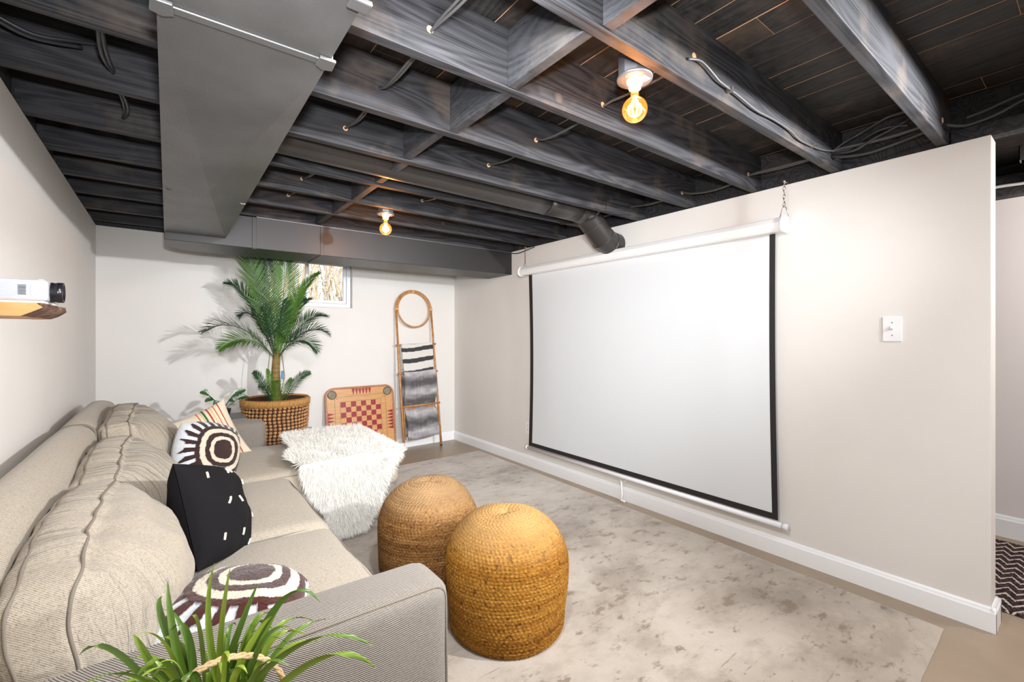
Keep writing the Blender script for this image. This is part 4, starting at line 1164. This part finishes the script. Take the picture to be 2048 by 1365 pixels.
def palm():
    t = thing('potted_palm', 'tall artificial palm with feathery fronds growing out of the woven basket', 'plant', (bcx, bcy, .30))
    mk('trunk', tube([(bcx, bcy, .30), (bcx+.004, bcy, .70), (bcx-.004, bcy, .90), (bcx+.002, bcy-.01, 1.10)], [.038, .036, .034, .026], 18), M_trunk, t, True, world=True)
    mk('trunk', tube([(bcx+.10, bcy+.02, .30), (bcx+.08, bcy+.01, .75), (bcx+.04, bcy, 1.02)], [.004]*3, 6), M_trunk, t, True, world=True) if False else None
    for dx, tx in ((-.07, -.05), (.06, .04)):
        mk('wire_stem', tube([(bcx+dx*.3, bcy-.02, .66), (bcx+dx, bcy-.03, .88), (bcx+tx, bcy-.02, 1.08)], .0028, 6), M_trunk, t, True, world=True)
    mk('moss', lathe([(.001, .34), (.215, .33), (.215, .0), (.001, .0)], 30), M_soil, t, True)
    mk('paper_tag', box(bcx+.028, bcx+.050, bcy-.052, bcy-.049, .86, .93), mat('teal_tag', rgb(70, 130, 160), .5), t, world=True)
    C = (bcx, bcy-.02, 1.06); c = np.array(C)
    F = [  # (tip, ctrl, leaflet length, count, material, plane)
        ((.50, 4.34, 1.99), (.60, 4.30, 1.62), .215, 46, M_palm, (.2, -1, .15)),
        ((.80, 4.30, 2.00), (.80, 4.22, 1.60), .225, 48, M_palm, (-.1, -1, .1)),
        ((.66, 4.42, 2.00), (.70, 4.40, 1.65), .20, 40, M_palmd, (0, -1, .1)),
        ((1.11, 4.42, 1.80), (.86, 4.34, 1.58), .13, 40, M_palm, (-.6, -.7, .5)),
        ((.384, 4.32, 1.645), (.56, 4.30, 1.62), .14, 36, M_palmd, (.3, -.7, .8)),
        ((.46, 4.18, 1.38), (.56, 4.22, 1.50), .12, 30, M_palmd, (.2, -.5, .9)),
        ((.215, 4.08, 1.255), (.45, 4.14, 1.42), .15, 40, M_palmd, (.1, -.35, 1)),
        ((.31, 3.98, 1.13), (.50, 4.06, 1.30), .15, 34, M_palm, (.1, -.75, .6)),
        ((1.15, 4.36, 1.40), (.95, 4.30, 1.44), .15, 34, M_palmd, (-.2, -.5, .9)),
        ((1.13, 4.20, 1.24), (.95, 4.18, 1.38), .14, 34, M_palmd, (-.2, -.5, .9)),
        ((1.06, 4.50, 1.56), (.90, 4.40, 1.52), .13, 30, M_palmd, (-.4, -.4, .9)),
        ((1.00, 4.05, 1.10), (.88, 4.10, 1.30), .14, 30, M_palmd, (-.2, -.6, .6)),
        ((.69, 3.96, 1.13), (.70, 4.04, 1.42), .14, 24, M_palm, (.5, -1, .3)),
        ((.76, 4.05, 1.52), (.74, 4.16, 1.40), .13, 24, M_palmd, (.5, -.8, .2)),
        ((.60, 4.08, 1.45), (.66, 4.18, 1.36), .13, 24, M_palmd, (.5, -.8, .3)),
        ((.92, 4.15, 1.62), (.84, 4.20, 1.44), .14, 26, M_palm, (-.6, -.8, .3)),
    ]
    for tip, ctrl, ll, n, m, pl in F:
        b = (C[0]+(tip[0]-C[0])*.04, C[1], C[2]-.02)
        frond(t, b, ctrl, tip, n, ll, m, plane=pl)
    G = [((.545, 4.12, .93), (.60, 4.15, .90), .07, M_palmd), ((.965, 4.15, .905), (.86, 4.16, .90), .075, M_palmd), ((.69, 4.05, .86), (.70, 4.08, .84), .07, M_palm),
         ((.64, 4.10, .95), (.66, 4.12, .84), .06, M_palm), ((.82, 4.12, .86), (.78, 4.12, .82), .06, M_palm), ((.58, 4.08, .82), (.62, 4.10, .86), .06, M_palmd)]
    for tip, ctrl, ll, m in G:
        frond(t, (bcx+(tip[0]-bcx)*.2, bcy-.07, .645), ctrl, tip, 22, ll, m, width=.012, plane=(0, -1, .3))
palm()

# small side table and pot behind the far arm
t = thing('side_table', 'small grey side table tucked behind the far sofa arm', 'table', (.30, 3.97, 0))
mk('table_top', cbox((0, 0, .612), (.32, .32, .022)), M_grey, t, bevel=.002)
for sx in (-1, 1):
    for sy in (-1, 1): mk('leg', cbox((sx*.14, sy*.14, .3), (.025, .025, .60)), M_grey, t)
t = thing('potted_plant', 'small dark green broad-leaved plant peeking over the far sofa arm', 'plant', (.33, 4.0, .623))
mk('pot', lathe([(.04, 0), (.05, .05), (.052, .055), (.046, .055), (.03, .045), (.001, .045)], 24), M_dark, t, True)
def broad(t, base, tip, w_, bendz, nrm):
    base, tip = Vector(base), Vector(tip); N = 14; d = (tip-base); side = d.cross(Vector(nrm)).normalized(); V = []; F = []
    for i in range(N):
        u = i/(N-1); p = base.lerp(tip, u)+Vector((0, 0, bendz*math.sin(math.pi*u)))
        ww = w_*(math.sin(math.pi*min(1, u*.94+.03))**.7)*(1-.28*(1 if (i % 3) == 0 and 2 < i < 12 else 0))
        up = side.cross(d).normalized()*ww*.25
        V += [tuple(p-side*ww+up), tuple(p), tuple(p+side*ww+up)]
    for i in range(N-1):
        for c_ in (0, 1): F.append((3*i+c_, 3*i+c_+1, 3*i+c_+4, 3*i+c_+3))
    o = mk('leaf', (np.array(V)-np.array(t.location), F), M_leafd, t, True); return o
for tip, st, w_ in (((.185, 3.98, .815), (.24, 3.98, .79), .024), ((.215, 3.99, .745), (.27, 3.99, .755), .022), ((.475, 4.0, .812), (.38, 4.0, .76), .026), ((.50, 3.98, .752), (.42, 3.98, .745), .020),
                    ((.27, 3.96, .70), (.30, 3.96, .745), .022), ((.40, 3.96, .73), (.36, 3.97, .74), .02)):
    mk('stem', tube([(.0, 0, .045), tuple(Vector(st)-Vector(t.location))], .0022, 5), M_leafd, t, True)
    broad(t, st, tip, w_, .012, (0, -1, .4))

# ================================================================== GAME BOARD
def board():
    S_ = .71; th = math.atan2(.10, .70)
    t = thing('game_board', 'square wooden game board with red checkerboard and corner nets leaning on the back wall', 'game board', (1.573, 4.562, .004))
    t.rotation_euler = (math.pi/2-th, 0, ang)
    R_ = .095; h = S_/2
    def rr(half, r, n=10):
        pts = []
        for q, (sx, sy) in enumerate(((1, 1), (-1, 1), (-1, -1), (1, -1))):
            for i in range(n+1):
                a = q*math.pi/2+math.pi/2*i/n; pts.append((sx*(half-r)+r*math.cos(a), sy*(half-r)+r*math.sin(a)))
        return pts
    o_, i_ = rr(h, R_), rr(h-.018, R_-.016); n = len(o_)
    def ring(z0, z1):
        V = [(x, y+h, z) for z in (z0, z1) for P_ in (o_, i_) for x, y in P_]; F = []
        for k in range(n):
            k2 = (k+1) % n
            F += [(2*n+k, 2*n+k2, 3*n+k2, 3*n+k), (k2, k, n+k, n+k2), (k, k2, 2*n+k2, 2*n+k), (n+k2, n+k, 3*n+k, 3*n+k2)]
        return np.array(V), F
    mk('rail', ring(-.002, .030), M_frame, t, bevel=.004)
    V = [(x, y+h, z) for z in (.012, .018) for x, y in i_]
    mk('panel', (np.array(V), [tuple(range(n))[::-1], tuple(range(n, 2*n))]+[(k, (k+1) % n, n+(k+1) % n, n+k) for k in range(n)]), M_board, t)
    z = .0187; V = []; F = []; mi = []
    def quad(P_, m):
        b = len(V); V.extend([(x, y+h, z+(0.0002 if m else 0)) for x, y in P_]); F.append(tuple(range(b, b+len(P_)))); mi.append(m)
    sq = .0515; c0 = -4*sq
    for i in range(8):
        for j in range(8):
            if (i+j) % 2 == 1: quad([(c0+i*sq, c0+j*sq), (c0+(i+1)*sq, c0+j*sq), (c0+(i+1)*sq, c0+(j+1)*sq), (c0+i*sq, c0+(j+1)*sq)], 0)
    def line(a, b, w_=.0022):
        a, b = Vector(a), Vector(b); d = (b-a).normalized()*w_/2; nn = Vector((-d.y, d.x)); quad([tuple(a-nn), tuple(b-nn), tuple(b+nn), tuple(a+nn)], 1)
    e = 4*sq+.004
    for k in range(4):
        R2 = Matrix.Rotation(k*math.pi/2, 2)
        line(R2@Vector((-e, e)), R2@Vector((e, e)))
        ee = .262; line(R2@Vector((-ee+.022, ee)), R2@Vector((ee-.022, ee)))
        for q in range(6):
            x = -.090+q*.034
            quad([tuple(R2@Vector((x, .334))), tuple(R2@Vector((x+.017, .262+.004))), tuple(R2@Vector((x+.032, .334)))], 0)
        for q in range(20):
            a = 2*math.pi*q/20; a2 = 2*math.pi*(q+1)/20; c = Vector((ee-.012, ee-.012)); rr_ = .014
            line(R2@(c+Vector((math.cos(a), math.sin(a)))*rr_), R2@(c+Vector((math.cos(a2), math.sin(a2)))*rr_), .0018)
    me = mk('printed_pattern', (np.array(V), F), None, t, mats=[M_red, M_ink], midx=mi)
    for sx in (-1, 1):
        for sy in (-1, 1):
            o = mk('pocket_net', xf(sphere((0, 0, 0), .041, 1.05, .95, .28, 20, 8), Matrix.Translation((sx*(h-.070), h+sy*(h-.070), .018))@Matrix.Rotation(sx*sy*math.pi/4, 4, 'Z')), M_net, t, True)
            mk('net_ring', tube([(sx*(h-.070)+.043*math.cos(a), h+sy*(h-.070)+.041*math.sin(a), .021) for a in np.linspace(0, 2*math.pi, 24, endpoint=False)], .002, 5, closed=True), M_lens, o, True)
board()

# ================================================================== BLANKET LADDER
def ladder():
    th = math.atan2(.185, 1.74)
    base = (2.203, 4.492, 0); LR = orient((sa, -ca, .106), (-.024, math.sin(th), math.cos(th)))
    t = thing('blanket_ladder', 'honey rattan blanket ladder with a round hoop top leaning in the corner', 'ladder', base, LR)
    RC = 1.525; rx = .212
    # rails + arch
    for s in (-1, 1):
        mk('rail', tube([(s*.222, .002, 0), (s*.219, .5, 0), (s*.216, 1.0, 0), (s*rx, RC+.005, 0)], [.0125, .0125, .0115, .011], 12), M_rattan, t, True)
        mk('foot_cap', tube([(s*.222, .000, 0), (s*.222, .014, 0)], .0128, 12), M_dark, t, True)
    mk('arch', tube([(rx*math.cos(a), RC+rx*math.sin(a)*.97, 0) for a in np.linspace(0, math.pi, 40)], .011, 12), M_rattan, t, True)
    mk('hoop', tube([(.193*math.cos(a), RC-.004+.193*math.sin(a), .004) for a in np.linspace(0, 2*math.pi, 60, endpoint=False)], .0095, 12, closed=True), M_rattan, t, True)
    mk('hoop', tube([(.203*math.cos(a), RC+.196*math.sin(a), .012) for a in np.linspace(-.1, math.pi+.1, 40)], .006, 8), M_rattan, t, True)
    for x, y, w_ in ((-rx+.006, RC, .030), (rx-.006, RC, .030)):
        mk('binding', tube([(x, y-.010, .003), (x, y+.012, .003)], .022, 12), M_rattanl, t, True)
    mk('binding', tube([(-.012, RC+.199, .003), (.012, RC+.199, .003)], .019, 12), M_rattanl, t, True)
    for hh, k in ((1.135, 1), (.83, 1), (.475, 1)):
        w_ = .240
        mk('rung', tube([(-w_, hh, .004), (w_, hh, .004)], .010, 12), M_rattan, t, True)
    for s in (-1, 1):
        mk('corner_brace', tube([(s*.200, .14, .006), (s*.196, .40, .006)]+[(s*(.196-.04*(1-math.cos(a))), .40+.042*math.sin(a), .006) for a in np.linspace(.2, math.pi/2, 6)]+[(s*.06, .448, .006)], .0068, 8), M_rattan, t, True)
    # throws
    W1 = .185
    def blank(y0, y1, cf, amp, zf, w_=W1, nu=40, nv=80):
        cols = []
        def g(u, v):
            x = (u*2-1)*w_*(1+.02*math.sin(v*6)); y = y0+(y1-y0)*v; z = zf(v)+amp*math.sin(u*9+v*3)+.003*math.sin(v*25+u*4)
            cols.append(cf(u, v)); return (x, y-.006*math.sin(u*5), z)
        return grid(nu, nv, g), cols
    root = t
    def throw(label, layers, m, nm='throw_blanket'):
        o = thing(nm, label, 'blanket', base, LR, group='blankets on the ladder')
        for name, (gr, cols) in layers:
            q = mk(name, gr, m, o, True, cols=np.array(cols)); s = q.modifiers.new('thick', 'SOLIDIFY'); s.thickness = .008
        return o
    W = np.array([L(236), L(232), L(224)]); K = np.array([L(72), L(70), L(72)])
    def c1(u, v):
        d = v*.36+.012*math.sin(u*3)*0+(.02*u if v > .05 else 0)
        for a in (.045, .165, .290):
            if a < d < a+.045: return K
        return W
    hl = 1.135
    throw('white throw with dark horizontal stripes on the top rung of the ladder', [
        ('front_fold', blank(hl+.010, hl-.35, c1, .004, lambda v: .018+.004*v)),
        ('top_fold', blank(hl+.010, hl+.010, c1, .0, lambda v: .018-.036*v, nv=6)),
        ('back_fold', blank(hl+.010, hl-.26, lambda u, v: W, .003, lambda v: -.018-.004*v))], M_tintflat)
    def c2(u, v):
        n = .5+.5*mn.noise(Vector((u*5, v*22, 4)))+.25*mn.noise(Vector((u*18, v*9, 7)))
        b = .5+.5*math.sin(v*21+1.2+.7*mn.noise(Vector((u*3, v*4, 1))))
        k = max(0, min(1, b*.75+n*.5-.25)); c = 96+k*130
        return np.array([L(c), L(c*.975), L(c*.985)])
    def zf2(v):
        y = .83-.70*v; return .046-.034*math.exp(-((y-.47)/.10)**2)*1.7-.016*max(0, (v-.5))
    throw('grey and white mottled plush throw hanging lower on the ladder', [
        ('front_fold', blank(.845, .13, c2, .004, zf2, .190, 60, 160)),
        ('top_fold', blank(.845, .845, c2, .0, lambda v: .046-.070*v, .190, nv=6)),
        ('back_fold', blank(.845, .16, c2, .003, lambda v: -.024-.012*v, .192))], M_tint)
ladder()

# ================================================================== SPIDER PLANT NEAR CAMERA
def spider():
    cx, cy, cz = .055, .775, .705
    tb = thing('accent_table', 'round walnut accent table standing behind the near sofa arm', 'table', (cx, cy-.02, 0))
    mk('table_top', lathe([(.001, .560), (.165, .560), (.17, .55), (.165, .54), (.001, .54)], 40), M_wood, tb, True)
    for i in range(3):
        a = i*2*math.pi/3+.5; mk('leg', tube([(.13*math.cos(a), .13*math.sin(a), .0), (.09*math.cos(a), .09*math.sin(a), .545)], [.010, .014], 10), M_wood, tb, True)
    bk = thing('plant_basket', 'small basket with a twisted rope handle below the grassy plant', 'basket', (cx, cy, .5605))
    mk('basket_wall', lathe([(.001, .0), (.080, .0), (.090, .04), (.092, .08), (.088, .086), (.082, .083), (.076, .03), (.001, .02)], 36), M_seagrass, bk, True)
    def hf(off):
        P = []
        for i in range(60):
            a = math.pi*i/59; p = Vector((-.092*math.cos(a), -.02-.02*math.sin(a), .075+.142*math.sin(a)**.8))
            p += Vector((math.cos(i*.75+off)*.0018, math.sin(i*.75+off)*.0018, math.sin(i*.75+off)*.0016)); P.append(p)
        return P
    h_ = [tube(hf(o), .0024, 6) for o in (0, 2.1, 4.2)]
    mk('rope_handle', join(*h_), M_rope, bk, True)
    t = thing('spider_plant', 'grassy green spider plant arching up in the foreground before the near arm', 'plant', (cx, cy, .575))
    mk('soil', lathe([(.001, .055), (.074, .05), (.070, .01), (.001, .01)], 28), M_soil, t, True)
    R = np.random.default_rng(11)
    def blade(b, c, e, w_, m, roll=0):
        N = 16; P = bez(b, c, e, N); V = []; F = []
        side0 = Vector((math.cos(roll), math.sin(roll), 0))
        for i, p in enumerate(P):
            u = i/(N-1); d = (P[min(i+1, N-1)]-P[max(i-1, 0)]).normalized(); s = (side0-d*side0.dot(d)).normalized()
            nn = d.cross(s); ww = w_*.5*(.55+.45*math.sin(min(1, u*1.8)*math.pi/2))*(1-u**2.6)**.9+.0002
            V += [tuple(p-s*ww), tuple(p+nn*ww*.45), tuple(p+s*ww)]
        for i in range(N-1):
            for c_ in (0, 1): F.append((3*i+c_, 3*i+c_+1, 3*i+c_+4, 3*i+c_+3))
        mk('leaf', (np.array(V)-np.array(t.location), F), m, t, True)
    # hand placed long leaves (world tips) then filler
    T = [((.075, .80, .872), (.06, .80, .80), 0), ((.055, .80, .885), (.03, .79, .80), .3), ((-.005, .86, .83), (-.03, .83, .85), .2), ((.0, .84, .86), (.0, .80, .80), .4),
         ((.185, .725, .815), (.14, .76, .90), .5), ((.235, .64, .775), (.15, .70, .845), .3), ((.24, .64, .74), (.18, .68, .82), .2), ((-.095, .84, .79), (-.06, .82, .845), .2),
         ((-.07, .78, .765), (-.03, .77, .80), .1), ((.11, .79, .84), (.09, .79, .80), .2), ((.125, .76, .80), (.10, .77, .79), .5), ((-.11, .80, .72), (-.06, .78, .79), 0),
         ((.14, .78, .80), (.10, .78, .76), .4), ((-.04, .85, .79), (-.03, .83, .79), .3)]
    for tip, ctrl, ro in T:
        m = M_grass if R.random() < .6 else M_grassd
        b = (cx+R.uniform(-.03, .03), cy+R.uniform(-.02, .03), .63); blade(b, ctrl, tip, R.uniform(.010, .0135), m, -math.radians(37)+ro)
    for i in range(64):
        a = R.uniform(0, 2*math.pi); rr_ = R.uniform(.05, .17); hh = R.uniform(.06, .16)
        b = (cx+.03*math.cos(a), cy+.03*math.sin(a), .625)
        c = (cx+rr_*.45*math.cos(a), cy+rr_*.45*math.sin(a), .66+hh*1.25); e = (cx+rr_*math.cos(a), cy+rr_*math.sin(a)*.8, .66+hh*R.uniform(.5, 1.15))
        blade(b, c, e, R.uniform(.008, .013), M_grass if R.random() < .5 else M_grassd, R.uniform(-1.2, .2))
spider()
